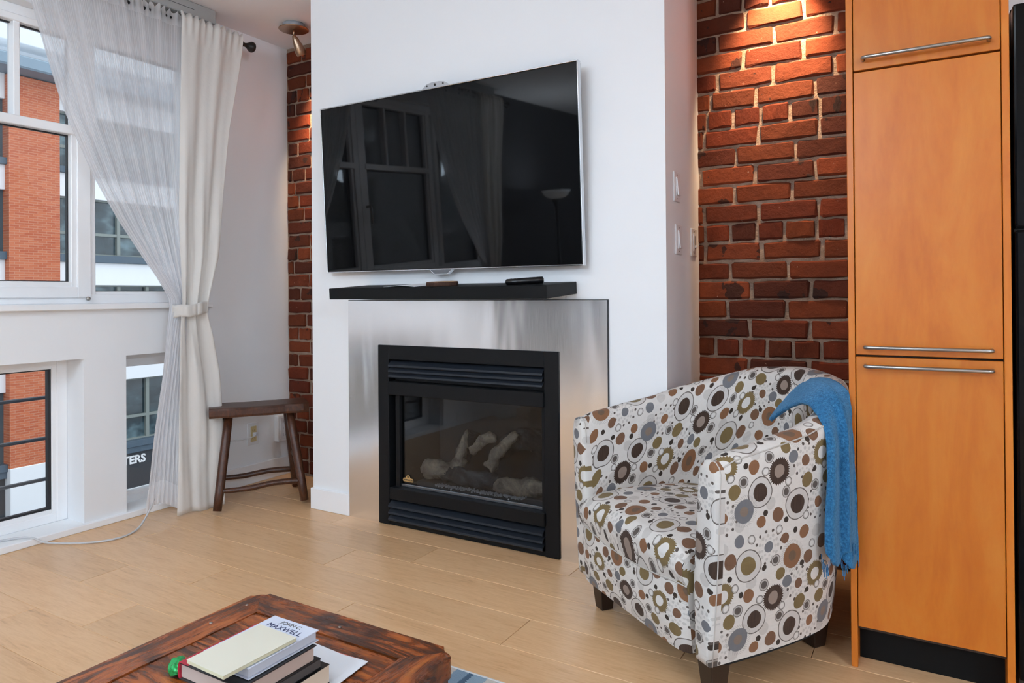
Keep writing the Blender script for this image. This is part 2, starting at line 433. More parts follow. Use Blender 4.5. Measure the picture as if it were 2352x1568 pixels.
bd = thing('apartment_building', 'red brick and white panel apartment block across the street', 'building', (-25.5, ey(3), ez(-3.4)))
FXF = -25.0
box('wall_core', FXF-3, FXF-.35, ey(-20), ey(15), ez(-3.4), ez(5.05), FCORE, bd)
floors = [(-2.0, -1.87, -.62, -.10), (-.10, .03, 1.28, 1.72), (1.72, 1.86, 2.95, 3.39), (3.39, 3.51, 4.55, 5.0)]
piers = [(-19.3, -18.4), (-14.9, -14.0), (-10.6, -9.7), (-6.2, -5.3), (-1.9, -1.0), (1.9, 2.75), (6.115, 6.955), (10.6, 11.45), (14.1, 15)]
for a, b in piers:
    box('brick_pier', FXF-.4, FXF+.28, ey(a), ey(b), ez(-1.945), ez(4.98), FBRICK if b > 0 else FWHITE, bd)
    box('pier_base', FXF-.4, FXF+.30, ey(a), ey(b), ez(-3.4), ez(-1.945), FWHITE, bd, .02)
for bi, ((_, a), (b, _)) in enumerate(zip(piers, piers[1:])):
    fr = FTEAL if b < 6.5 else FOLIVE
    ya, yb = ey(a), ey(b)
    if b < 1:                                   # rendered white bays with smaller windows
        box('render_wall', FXF-.34, FXF+.05, ya, ya+1.3, ez(-2.0), ez(5.0), FWHITE, bd); box('render_wall', FXF-.34, FXF+.05, yb-1.3, yb, ez(-2.0), ez(5.0), FWHITE, bd)
        ya += 1.3; yb -= 1.3
    for l0, w0, w1_, p1 in floors:
        box('ledge', FXF-.36, FXF+.16, ya, yb, ez(l0), ez(w0), FLEDGE, bd, .01)
        box('spandrel_panel', FXF-.36, FXF+.04, ya, yb, ez(w1_), ez(p1), FWHITE, bd, .01)
        wn = None
        nb = 3 if b < 7 else 6
        bm = bmesh.new()
        zs = [ez(w0), ez(w0)+.38*(ez(w1_)-ez(w0)), ez(w1_)]
        for k in range(nb+1):
            y = ya+.06+(yb-ya-.12)*k/nb
            bx(bm, FXF-.30, FXF-.12, y-.06, y+.06, zs[0], zs[2])
        for z in zs: bx(bm, FXF-.30, FXF-.13, ya, yb, z-.05, z+.05)
        wn = bm_obj('window', bm, fr, bd)
        for k in range(nb):
            y0_ = ya+.06+(yb-ya-.12)*k/nb; y1_ = ya+.06+(yb-ya-.12)*(k+1)/nb
            for za, zb in zip(zs, zs[1:]):
                box('pane', FXF-.26, FXF-.24, y0_+.05, y1_-.05, za+.04, zb-.04, FGLASS, wn)
    box('shopfront', FXF-.36, FXF-.02, ya, yb, ez(-3.4), ez(-2.0), FDARK, bd)
    box('shopfront_fascia', FXF-.36, FXF+.10, ya, yb, ez(-2.12), ez(-2.0), FLEDGE, bd, .01)
box('cornice', FXF-3, FXF+1.1, ey(-20), ey(15), ez(5.0), ez(5.22), FROOF, bd, .05)
text_mesh('sign_letters', 'TERS', .40, T(FXF-.02, ey(8.20), ez(-2.345)) @ RZ(math.pi/2) @ RX(math.pi/2), plain('sign_white', (.9, .9, .9), .5), bd, .03, True)
# towers further behind
def tower(label, x, y0, y1, z1, col, nfl, depth):
    t = thing('high_rise_tower', label, 'building', (x-depth/2, (y0+y1)/2, ez(-3.4)), 'towers behind the brick block')
    mw = plain('tower_'+str(int(x)), col, .6)
    box('wall', x-depth, x, y0, y1, ez(-3.4), z1, mw, t)
    z = z1-.9
    for k in range(nfl):
        box('balcony', x-.1, x+1.3, y0-.3, y1+.3, z-.1, z+.95, mw, t, .03)
        for q in range(4):
            ya = y0+(y1-y0)*(q+.15)/4; yb = y0+(y1-y0)*(q+.85)/4
            box('window', x-.05, x+.04, ya, yb, z-2.0, z-.3, FGLASS, t)
        z -= 2.9
    return t
tower('pale high-rise with stacked balconies behind the brick block', -40, 16.5, 34, 20.5, (.80, .85, .90), 5, 10)
tower('blue-grey glass high-rise at the left behind the brick block', -52, 6, 19.0, 34, (.45, .55, .66), 8, 10)
tag(box('street', -26, -4.2, -45, 45, ez(-3.4)-.3, ez(-3.4), plain('asphalt', (.12, .12, .13), .9)), 'grey asphalt street far below the windows', 'street')

# ------------------------------------------------------------------ ceiling spot lamps
BRONZE = plain('brushed_bronze', (.45, .32, .22), .32, 1)
def emis(name, col, s):
    n = N(name); n.b.inputs['Base Color'].default_value = lin(col); n.b.inputs['Emission Color'].default_value = lin(col); n.b.inputs['Emission Strength'].default_value = s; return n.m
BULB = emis('warm_halogen_lens', (1, .72, .42), 12)
def spot(loc, aim, label, watts, cone=70):
    c = Vector(loc); t = thing('ceiling_spotlight', label, 'spotlight', c, 'ceiling spotlights')
    lathe('canopy_collar', [(.058, 0), (.062, -.010), (.062, -.024)], T(*c), plain('grey_collar', (.32, .33, .36), .5), t, 32)
    lathe('canopy_plate', [(.062, -.0242), (.078, -.025), (.079, -.028), (.075, -.030), (.02, -.031)], T(*c), BRONZE, t, 40)
    tube('stem', [c+Vector((0, 0, -.030)), c+Vector((0, 0, -.058))], .006, BRONZE, t)
    j = c+Vector((0, 0, -.060)); d = (Vector(aim)-j).normalized()
    q = d.to_track_quat('Z', 'Y').to_matrix().to_4x4()
    hd = lathe('lamp_head', [(.003, -.003), (.010, .0), (.017, .023), (.024, .055), (.029, .082), (.0275, .102), (.024, .106), (.022, .098), (.008, .092)], T(*j) @ q, BRONZE, t, 28)
    lathe('bulb', [(.002, .093), (.020, .0945), (.020, .097), (.002, .099)], T(*j) @ q, BULB, hd, 20)
    l = bpy.data.lights.new('spot_lamp', 'SPOT'); l.energy = watts; l.color = (1, .70, .42); l.spot_size = math.radians(cone); l.spot_blend = .9; l.shadow_soft_size = .022
    lo = bpy.data.objects.new('spot_lamp', l); COL.objects.link(lo); lo.matrix_world = T(*(j+d*.11)) @ d.to_track_quat('-Z', 'Y').to_matrix().to_4x4()
    lo.parent = t; lo.matrix_parent_inverse = Matrix.Translation(-c)
spot((-2.93, 2.66, ZC), (-2.93, 2.905, 2.06), 'bronze ceiling spotlight in the corner beside the chimney breast', 80, 74)
spot((-.47, 2.66, ZC), (-.50, 2.90, 2.02), 'bronze ceiling spotlight above the right brick wall', 135, 66)

# unseen ceiling panel and globes, added as fill to brighten the interior
def fill_panel(x, y, sx, sy, watts, label):
    t = thing('ceiling_fill_light', label, 'fill light', (x, y, ZC), None)
    bm = bmesh.new()
    for a in ((x-sx/2-.03, x-sx/2, y-sy/2-.03, y+sy/2+.03), (x+sx/2, x+sx/2+.03, y-sy/2-.03, y+sy/2+.03), (x-sx/2, x+sx/2, y-sy/2-.03, y-sy/2), (x-sx/2, x+sx/2, y+sy/2, y+sy/2+.03)):
        bx(bm, *a, ZC-.06, ZC-.0005, .004)
    bm_obj('frame', bm, TRIMW, t)
    box('diffuser', x-sx/2, x+sx/2, y-sy/2, y+sy/2, ZC-.03, ZC-.02, emis('fill_diffuser', (.85, .93, 1.0), 2.5), t)
    l = bpy.data.lights.new('panel_fill_light', 'AREA'); l.shape = 'RECTANGLE'; l.size = sx*.96; l.size_y = sy*.96; l.energy = watts; l.color = (.74, .87, 1.0)
    lo = bpy.data.objects.new('panel_fill_light', l); COL.objects.link(lo); lo.location = (x, y, ZC-.04); attach(lo, t)
fill_panel(-1.35, .25, 1.0, .6, PANEL_FILL, 'added unseen ceiling fill panel over the coffee table')
def fill_globe(x, y, z, r, watts, label):  # glowing globe added out of view to lift the room's brightness
    t = thing('globe_fill_light', label, 'pendant lamp', (x, y, ZC), 'added fill globes out of view')
    lathe('canopy', [(.05, 0), (.05, -.02), (.01, -.028)], T(x, y, ZC), BRONZE, t, 24)
    tube('suspension_wire', [(x, y, ZC-.02), (x, y, z+r+.03)], .003, GASKET, t, 6)
    lathe('cap', [(.012, .04), (.045, .02), (.05, -.012)], T(x, y, z+r), BRONZE, t, 24)
    prof = [(r*math.sin(a*math.pi/16), -r*math.cos(a*math.pi/16)) for a in range(17)]
    lathe('globe', prof, T(x, y, z), emis('fill_globe_glow', (.68, .835, 1.0), watts/(math.pi*4*math.pi*r*r)), t, 28)
fill_globe(-1.75, -1.9, 2.12, .16, GLOBE_FILL, 'added unseen fill globe nearer the window wall')
fill_globe(-.95, -1.3, 2.12, .16, GLOBE_FILL, 'added unseen fill globe nearer the room centre')
fill_globe(2.9, -.9, 2.12, .16, GLOBE_FILL*2.7, 'added unseen fill globe over the kitchen side')  # added for neutral fill on the window wall and chimney side

# ------------------------------------------------------------------ television
tvc = Vector(((-2.461-1.125)/2, 2.44, 1.149))
TVM = T(*tvc) @ RX(math.atan2(.040, .769))
TVW, TVH = 1.336, .770
tv = thing('television', 'large flat television with a thin chrome edge mounted on the white chimney wall', 'television', tvc)
CHROME = plain('chrome_edge', (.70, .72, .75), .15, 1)
def tvglass():
    n = N('black_screen_glass'); n.base((.003, .003, .0033), .03, 0, .30); n.b.inputs['IOR'].default_value = 1.5; return n.m
BLACKPL = plain('black_plastic', (.010, .010, .011), .35)
hw = TVW/2
box('housing', -hw+.004, hw-.004, -.006, .026, .004, TVH-.004, BLACKPL, tv, .003, 1, TVM)
box('screen', -hw+.006, hw-.006, -.009, -.0061, .006, TVH-.006, tvglass(), tv, .0008, 1, TVM)
bm = bmesh.new()
for a in ((-hw, -hw+.005, 0, TVH), (hw-.005, hw, 0, TVH), (-hw+.005, hw-.005, 0, .005), (-hw+.005, hw-.005, TVH-.005, TVH)):
    bx(bm, a[0], a[1], -.0115, .014, a[2], a[3], .0012, 1, TVM)
bm_obj('chrome_bezel', bm, CHROME, tv)
bm = bmesh.new()
for y in (-.004, .010):
    pass
pv = [(-.075, 0), (-.045, .021), (-.02, .025), (.02, .025), (.045, .021), (.075, 0)]
vs = [bm.verts.new(TVM @ Vector((x, y, TVH+z-.001))) for y in (-.002, .012) for x, z in pv]
n_ = len(pv); bm.faces.new(vs[:n_]); bm.faces.new(vs[n_:][::-1])
for i in range(n_): bm.faces.new((vs[i], vs[(i+1) % n_], vs[n_+(i+1) % n_], vs[n_+i]))
cam = bm_obj('camera_bump', bm, plain('silver_plastic', (.50, .51, .54), .35, .3), tv)
for x, s in ((-.042, .0035), (0, .0055), (.042, .0035)):
    lathe('lens', [(s, 0), (s, .002)], TVM @ T(x, -.0022, TVH+.012) @ RX(math.pi/2), BLACKPL, cam, 14)
bm = bmesh.new(); pv = [(-.06, 0), (-.036, -.02), (.036, -.02), (.06, 0)]
vs = [bm.verts.new(TVM @ Vector((x, y, z+.001))) for y in (-.010, .010) for x, z in pv]
n_ = 4; bm.faces.new(vs[:n_]); bm.faces.new(vs[n_:][::-1])
for i in range(n_): bm.faces.new((vs[i], vs[(i+1) % n_], vs[n_+(i+1) % n_], vs[n_+i]))
bd_ = bm_obj('logo_tab', bm, CHROME, tv)
bm = bmesh.new(); vs = [bm.verts.new(TVM @ Vector((x, -.0103, z))) for x, z in ((-.054, -.0005), (-.033, -.0175), (.033, -.0175), (.054, -.0005))]; bm.faces.new(vs)
r = bmesh.ops.extrude_face_region(bm, geom=list(bm.faces)); bmesh.ops.translate(bm, verts=[v for v in r['geom'] if isinstance(v, bmesh.types.BMVert)], vec=(0, -.0004, 0))
bm_obj('tab_inset', bm, plain('grey_tab', (.16, .165, .18), .3, .4), bd_)
box('wall_mount', -.25, .25, .026, .058, .18, .50, BLACKPL, tv, .004, 1, TVM)

# ------------------------------------------------------------------ mantel shelf and what lies on it
MBLK = plain('black_laminate', (.006, .0065, .007), .5, 0, .15)
MSH = T(0, 2.229, 1.0245) @ RX(math.radians(3.9))      # the shelf sags a little towards the room
tag(box('mantel_shelf', -2.244, -1.177, 0, .2505, 0, .0475, MBLK, None, .0015, 1, MSH), 'thick black floating mantel shelf under the television', 'shelf')
def remote():
    t = thing('remote_control', 'black remote control lying on the right of the mantel shelf', 'remote control', (-1.32, 2.33, 1.072))
    M = MSH @ T(-1.325, .105, .0473) @ RZ(math.radians(24)) @ Matrix.Scale(.86, 4)
    bm = bmesh.new(); pts = [(-.085, 0, .0125), (-.08, 0, .0125), (-.03, 0, .0135), (.03, 0, .015), (.08, 0, .0165), (.085, 0, .0165)]
    rr = [(.010, .006), (.021, .0115), (.0215, .0125), (.0215, .0135), (.0205, .0135), (.010, .007)]
    tube_bm(bm, [M @ Vector(p) for p in pts], rr, 20); bm_obj('body', bm, plain('remote_black', (.006, .006, .007), .3), t, True)
    for i in range(8):
        for j in (-1, 0, 1):
            x = -.06+i*.017
            box('button', x-.0045, x+.0045, j*.010-.0032, j*.010+.0032, .022+i*.0007, .0272+i*.0005, plain('remote_button', (.05, .05, .055), .5), t, .001, 1, M)
remote()
def coaster():
    t = thing('wood_slice_coaster', 'round slice of wood with bark edge on the mantel shelf', 'coaster', (-1.71, 2.33, 1.072))
    M = MSH @ T(-1.71, .10, .0474)
    vs, fs = [], []; n = 40
    for z, k in ((0.0005, .97), (.005, 1), (.012, 1.0), (.0165, .96)):
        for i in range(n):
            a = i*2*math.pi/n; r = .070*k*(1+.03*math.sin(5*a)+.02*math.sin(11*a+1))
            vs.append(M @ Vector((r*math.cos(a), r*math.sin(a)*.8, z)))
    for j in range(3):
        for i in range(n): fs.append((j*n+i, j*n+(i+1) % n, (j+1)*n+(i+1) % n, (j+1)*n+i))
    fs.append(tuple(range(n))[::-1]); 
    mesh_obj('bark', vs, fs, wood('bark_brown', [(.3, '2A160C'), (.6, '4A2A18'), (.8, '6A4024')], (6, 6, 1), 9, .8, .6), t)
    mesh_obj('cut_face', [M @ Vector((.066*math.cos(i*2*math.pi/n), .053*math.sin(i*2*math.pi/n), .0166)) for i in range(n)]+[M @ Vector((.066*math.cos(i*2*math.pi/n), .053*math.sin(i*2*math.pi/n), .0158)) for i in range(n)], [tuple(range(n)), tuple(range(2*n-1, n-1, -1))]+[(i, (i+1) % n, n+(i+1) % n, n+i) for i in range(n)], plain('cut_wood', (.42, .26, .14), .6), t)
coaster()
def leaflet():
    t = thing('paper_leaflet', 'white paper leaflet lying beside the wood slice on the mantel shelf', 'paper', (-1.87, 2.33, 1.072))
    def f(u, v):
        return MSH @ Vector((-1.965+u*.165+.02*v, .035+v*.15, .0488+.004*math.sin(math.pi*u)))
    grid('sheet', f, 8, 6, plain('white_paper', (.85, .86, .89), .6), t, None, True, .0012)
leaflet()

# ------------------------------------------------------------------ fireplace
def steel():
    n = N('brushed_stainless_steel'); v = n.coord('Object', (1.0, 1, .25)); a = n.noise(v, 3.2, 2, .5, .6); b = n.noise(n.coord('Object', (260, 260, 3)), 3, 3)
    n.base((.90, .91, .93), .26, 1); n.link(n.math('MULTIPLY_ADD', b, .12, .15), n.b.inputs['Roughness']); n.bump(a, .18, .05); return n.m
FP = thing('gas_fireplace', 'black gas fireplace with louvres and ceramic logs set in a stainless steel surround', 'fireplace', ((-2.368-1.049)/2, YC, 0))
SY = YC-.010
I0, I1, IT = -2.179, -1.2535, .8145
bm = bmesh.new()
for a in ((-2.368, I0, 0, 1.0165), (I1, -1.049, 0, 1.0165), (I0, I1, IT, 1.0165)): bx(bm, a[0], a[1], SY, YC-.0005, a[2], a[3])
bmesh.ops.remove_doubles(bm, verts=bm.verts, dist=.0001)
sr = bm_obj('steel_surround', bm, steel(), FP)
bm = bmesh.new(); bx(bm, -2.370, -1.0462, SY+.003, YC-.0007, 1.0167, 1.0195); bx(bm, -1.0488, -1.0462, SY+.003, YC-.0007, 0, 1.0167)
bm_obj('shadow_gap', bm, GASKET, FP)
IRON = plain('black_powder_coat', (.006, .0065, .0075), .45, 0, .18)
LOUV = plain('black_louvre_enamel', (.014, .017, .023), .3, 0, .35)
FY = SY-.008
bm = bmesh.new()
bx(bm, I0, -2.116, FY, YC+.10, 0.002, IT, .002); bx(bm, -1.318, I1, FY, YC+.10, .002, IT, .002)
bx(bm, -2.1165, -1.3175, FY, YC+.10, .750, IT, .002); bx(bm, -2.1165, -1.3175, FY+.004, YC+.10, .002, .022, .001)
bm_obj('face_frame', bm, IRON, FP)
bm = bmesh.new(); i0, i1 = -2.1165, -1.3175
for a in ((i0, i1, .60, .75, YC+.08, YC+.10), (i0, i1, .02, .175, YC+.08, YC+.10)): bx(bm, a[0], a[1], a[4], a[5], a[2], a[3])
bm_obj('cavity_back', bm, GASKET, FP)
bm = bmesh.new(); bx(bm, -2.117, -1.317, FY-.010, YC+.03, .592, .652, .003); bm_obj('door_top_rail', bm, IRON, FP)
bm = bmesh.new(); bx(bm, -2.105, -1.313, FY-.012, YC+.03, .122, .176, .003); bm_obj('door_bottom_rail', bm, IRON, FP)
def slat(z, tilt, d, side=1):
    M = T(0, FY+.012, z) @ RX(tilt); vs = []
    bm = bmesh.new(); x0, x1 = -2.112, -1.322
    prof = [(-d, -.006), (-d-.003, 0), (-d+.002, .006), (0, .012), (.03, .014), (.03, .010), (0, .008), (-d+.004, .001)]
    a = [bm.verts.new(M @ Vector((x0, p[0], p[1]))) for p in prof]; b = [bm.verts.new(M @ Vector((x1, p[0], p[1]))) for p in prof]
    n = len(prof)
    for i in range(n): bm.faces.new((a[i], a[(i+1) % n], b[(i+1) % n], b[i]))
    bm.faces.new(a[::-1]); bm.faces.new(b); bm_obj('louvre_slat', bm, LOUV, FP)
for z in (.728, .704, .681): slat(z, math.radians(22), .020)
for z in (.098, .068, .040): slat(z, math.radians(22), .026)
# glass door and firebox
bm = bmesh.new(); bx(bm, -2.088, -2.066, YC-.004, YC+.03, .17, .60, .001); bx(bm, -1.337, -1.318, YC-.004, YC+.03, .17, .60, .001)
bm_obj('glass_frame', bm, IRON, FP)
box('glass_door', -2.07, -1.334, YC+.012, YC+.016, .176, .602, FIREGLASS, FP)
box('glass_lip', -2.066, -1.337, YC+.004, YC+.012, .176, .190, plain('steel_lip', (.30, .33, .37), .25, .9), FP, .002)
bm = bmesh.new(); y0, y1 = YC+.03, YC+.36
bx(bm, -2.15, -1.28, y1, y1+.02, .10, .70); bx(bm, -2.15, -2.11, y0, y1, .10, .70); bx(bm, -1.32, -1.28, y0, y1, .10, .70)
bx(bm, -2.11, -1.32, y0, y1, .64, .70); bx(bm, -2.11, -1.32, y0, y1, .10, .155)
bm_obj('firebox', bm, plain('firebox_grey', (.035, .036, .038), .8), FP)
box('burner_tray', -2.02, -1.34, YC+.06, YC+.30, .155, .195, plain('burner_metal', (.05, .05, .052), .6), FP, .004)
def logmat(name, c0, c1, c2):
    n = N(name); v = n.coord('Object', (1, 1, 1)); a = n.noise(v, 11, 5, .65, 1.0); b = n.noise(v, 45, 5, .7)
    n.base(n.ramp(a, [(.3, c0), (.52, c1), (.72, c2)]), .85, 0, .3); n.bump(b, .8, .02); return n.m
LOGA = logmat('pale_ceramic_log', '4A4540', '8E8375', 'B5A58E'); LOGB = logmat('charred_log', '17191C', '34373B', '5A5E64')
def log(name, pts, rad, mat, seed, n=20):
    P = catmull(pts, 9); bm = bmesh.new(); rr = []
    for i in range(len(P)):
        t = i/(len(P)-1)*(len(rad)-1); k = int(min(t, len(rad)-2)); rr.append(rad[k]+(rad[k+1]-rad[k])*(t-k))
    tube_bm(bm, P, rr, n)
    for v in bm.verts:
        q = v.co*22+Vector((seed*3.1, 0, 0)); v.co += noise.noise_vector(q)*.015+noise.noise_vector(q*2.6)*.009+noise.noise_vector(q*7)*.003
    return bm_obj(name, bm, mat, FP, True)
ly = YC+.10
log('log', [(-1.995, ly, .245), (-1.93, ly, .250), (-1.87, ly, .238)], [.040, .046, .030], LOGA, 1)
log('log', [(-1.90, ly+.005, .235), (-1.80, ly, .228), (-1.70, ly, .232), (-1.60, ly, .218)], [.028, .037, .040, .030], LOGB, 2)
log('log', [(-1.63, ly-.01, .215), (-1.53, ly-.01, .226), (-1.43, ly, .232), (-1.37, ly, .240)], [.024, .038, .040, .030], LOGA, 3)
log('log', [(-1.845, ly+.03, .265), (-1.825, ly+.04, .34), (-1.805, ly+.05, .425)], [.034, .026, .009], LOGA, 4)
log('log', [(-1.79, ly+.07, .33), (-1.74, ly+.08, .375), (-1.68, ly+.09, .41)], [.018, .022, .012], LOGA, 5)
log('log', [(-1.68, ly+.03, .275), (-1.64, ly+.05, .34), (-1.56, ly+.08, .44)], [.026, .026, .018], LOGA, 6)
log('log', [(-1.72, ly+.15, .30), (-1.62, ly+.15, .38), (-1.50, ly+.15, .395), (-1.44, ly+.14, .34)], [.03, .045, .05, .035], LOGB, 7)
log('log', [(-1.90, ly+.14, .27), (-1.86, ly+.14, .34), (-1.83, ly+.14, .40)], [.04, .045, .03], LOGB, 8)
# glowing-ember granules along the burner: uncountable
bm = bmesh.new()
for i in range(420):
    p = Vector((RND.uniform(-1.90, -1.45), ly-.055+RND.gauss(0, .012), .197)); s = RND.uniform(.0012, .0030)
    bx(bm, p.x-s, p.x+s, p.y-s, p.y+s, p.z-s, p.z+s, 0, 1, T(*p) @ RZ(RND.uniform(0, 3)) @ T(*-p))
em = bm_obj('ember_granules', bm, plain('ember_grey', (.42, .43, .45), .3, .4), FP); em['kind'] = 'stuff'
GOLD = plain('brass_badge', (.62, .44, .20), .35, .8)
bm = bmesh.new(); by = YC+.0115
pv = [(-.026, -.012), (.026, -.012), (.030, -.006), (.026, .003), (.013, .005), (.009, .014), (0, .018), (-.009, .014), (-.013, .005), (-.026, .003), (-.030, -.006)]
vs = [bm.verts.new((-2.030+x, y, .212+z)) for y in (by-.0015, by) for x, z in pv]; n_ = len(pv); bm.faces.new(vs[:n_]); bm.faces.new(vs[n_:][::-1])
for i in range(n_): bm.faces.new((vs[i], vs[(i+1) % n_], vs[n_+(i+1) % n_], vs[n_+i]))
bg_ = bm_obj('badge', bm, GOLD, FP)
DKINK = plain('dark_ink', (.03, .022, .015), .6)
text_mesh('badge_lettering', 'NAPOLEON', .0095, T(-2.0545, by-.0017, .2045) @ RX(math.pi/2), DKINK, bg_, .0002, True)
lathe('badge_star', [(.004, 0), (.004, .001)], T(-2.03, by-.0016, .2215) @ RX(math.pi/2), DKINK, bg_, 8)

# ------------------------------------------------------------------ switches, outlets
SWM = plain('switch_plastic', (.80, .80, .81), .35)
def rocker(y0, y1, z0, z1, label, dim=False):
    t = thing('light_switch', label, 'switch', (CX1, (y0+y1)/2, z0), 'switches on the chimney side')
    x = CX1; yc = (y0+y1)/2; zc = (z0+z1)/2
    box('plate', x, x+.006, y0, y1, z0, z1, SWM, t, .002)
    box('rocker_frame', x+.006, x+.009, yc-.0175, yc+.0175, zc-.035, zc+.035, SWM, t, .001)
    if dim:
        box('dimmer_slot', x+.0085, x+.0095, yc-.006, yc+.010, zc-.026, zc+.026, plain('slot_grey', (.35, .35, .36), .5), t)
        box('dimmer_knob', x+.0092, x+.017, yc-.005, yc+.009, zc-.022, zc-.012, SWM, t, .001)
    else:
        bm = bmesh.new(); bx(bm, x+.0088, x+.0135, yc-.0155, yc+.0155, zc-.032, zc+.032, .0008, 1, T(x+.011, 0, zc) @ RY(math.radians(-5)) @ T(-x-.011, 0, -zc)); bm_obj('rocker', bm, SWM, t)
    for z in (z0+.012, z1-.012): lathe('screw', [(.003, 0), (.0025, .001)], T(x+.006, yc, z) @ RY(math.pi/2), lat, t, 10)
rocker(2.566, 2.640, 1.385, 1.498, 'white rocker switch, the upper one on the chimney side')
rocker(2.584, 2.658, 1.187, 1.300, 'white rocker switch, lower and nearer the chimney front edge')
rocker(2.782, 2.856, 1.189, 1.300, 'white dimmer switch with slider nearest the brick wall', True)
o1 = thing('wall_outlet', 'almond duplex outlet with white plate and a cord plugged in, behind the stool', 'outlet', (XW, 2.65, .21))
box('plate', XW, XW+.006, 2.613, 2.687, .212, .334, SWM, o1, .002)
ALM = plain('almond_plastic', (.60, .47, .24), .4)
box('receptacle', XW+.006, XW+.010, 2.630, 2.670, .230, .316, ALM, o1, .002)
for z in (.292, .252):
    for y in (2.643, 2.656): box('slot', XW+.0098, XW+.0104, y-.001, y+.001, z-.005, z+.005, GASKET, o1)
WCORD = plain('white_cord', (.72, .72, .74), .45)
pg = thing('extension_cable', 'thin white cord plugged into the almond outlet', 'cord', (XW+.02, 2.6, 0))
box('plug', XW+.0105, XW+.032, 2.640, 2.662, .262, .282, WCORD, pg, .003)
tube('cable', catmull([(XW+.03, 2.651, .272), (XW+.05, 2.62, .268), (XW+.03, 2.56, .258), (XW+.03, 2.47, .262), (XW+.05, 2.42, .20), (XW+.04, 2.40, .05), (XW+.03, 2.38, .045)], 6), .0028, WCORD, pg)
o2 = thing('outlet_adapter', 'white multi-outlet adapter on the wall by the brick corner', 'outlet', (XW, 2.85, .2))
box('body', XW, XW+.034, 2.800, 2.888, .200, .352, SWM, o2, .006, 2)
box('face', XW+.034, XW+.037, 2.815, 2.872, .215, .338, plain('adapter_face', (.70, .70, .72), .4), o2, .001)
for z in (.315, .277, .239):
    for y in (2.835, 2.852): box('slot', XW+.0368, XW+.0376, y-.0013, y+.0013, z-.007, z+.007, GASKET, o2)
tube('power_cable', catmull([(-3.36, 1.30, .036), (-3.30, 1.47, .036), (-3.245, 1.515, .034), (-3.20, 1.555, .010), (-3.07, 1.644, .0055), (-3.012, 1.735, .0055), (-3.035, 1.83, .0055), (-3.075, 1.90, .03), (-3.10, 1.955, .088), (-3.135, 2.0, .14), (-3.17, 2.06, .20)], 8), .0042, plain('grey_white_cord', (.55, .55, .56), .5))
tag(bpy.data.objects['power_cable'], 'pale cable curling over the low sill and the floor to the curtain', 'cord')

# ------------------------------------------------------------------ blind valance, curtain rod, curtains
VAL = plain('grey_blind_cassette', (.36, .36, .35), .5)
vl = thing('blind_cassette', 'grey roller blind cassette along the ceiling above the window', 'blind', (-3.18, 1.0, 2.41))
box('cassette', XW+.012, -3.125, -.30, 2.325, 2.428, ZC-.001, VAL, vl, .004)
box('groove', -3.1255, -3.1235, -.30, 2.2, 2.462, 2.464, plain('groove_dark', (.08, .08, .08), .6), vl)
box('blind_roll', XW+.03, -3.15, -.28, 2.315, 2.405, 2.428, plain('blind_fabric', (.12, .115, .10), .8), vl)
ROD = plain('black_iron_rod', (.008, .0075, .0075), .4)
XR, ZR = -3.115, 2.375
rod = thing('curtain_rod', 'black curtain rod with flared end knobs above the window', 'curtain rod', (XR, 1.06, ZR))
tube('pole', [(XR, -.42, ZR), (XR, 2.475, ZR)], .011, ROD, rod, 14)
for y, s in ((2.47, 1), (-.415, -1)):
    lathe('finial', [(.012, 0), (.014, .004), (.014, .010), (.010, .016), (.010, .022), (.013, .034), (.020, .048), (.027, .058), (.029, .066), (.026, .074), (.014, .080)], T(XR, y, ZR) @ RX(-s*math.pi/2), ROD, rod, 26)
for y in (2.452, -.40, 1.06):
    box('bracket', XW, XR+.002, y-.006, y+.006, ZR-.035, ZR-.012, ROD, rod, .002)
    box('bracket_foot', XW, XW+.005, y-.012, y+.012, ZR-.14, ZR+.01, ROD, rod, .001)
    tube('bracket_strut', [(XW+.004, y, ZR-.13), (XR, y, ZR-.02)], .005, ROD, rod)
def sheer_mat():
    n = N('striped_sheer_voile'); n.n.remove(n.b)
    tc = n.node('TexCoord'); sp = n.node('SeparateXYZ'); n.link(tc.outputs['UV'], sp.inputs[0])
    fr = n.math('FRACT', n.math('MULTIPLY', sp.outputs[0], 95.0)); st = n.math('GREATER_THAN', fr, .55)
    hem = n.math('LESS_THAN', sp.outputs[1], .045); hem2 = n.math('GREATER_THAN', sp.outputs[1], .972)
    den = n.math('MULTIPLY_ADD', st, .15, .76); den = n.math('MAXIMUM', den, n.math('MULTIPLY', n.math('MAXIMUM', hem, hem2), .93))
    tr = n.node('BsdfTransparent'); df = n.node('BsdfDiffuse'); df.inputs[0].default_value = (.92, .92, .94, 1)
    tl = n.node('BsdfTranslucent'); tl.inputs[0].default_value = (.99, .99, 1, 1)
    m1 = n.node('MixShader'); m1.inputs[0].default_value = .74; n.link(df.outputs[0], m1.inputs[1]); n.link(tl.outputs[0], m1.inputs[2])
    m2 = n.node('MixShader'); n.link(den, m2.inputs[0]); n.link(tr.outputs[0], m2.inputs[1]); n.link(m1.outputs[0], m2.inputs[2])
    n.link(m2.outputs[0], n.out.inputs[0]); return n.m
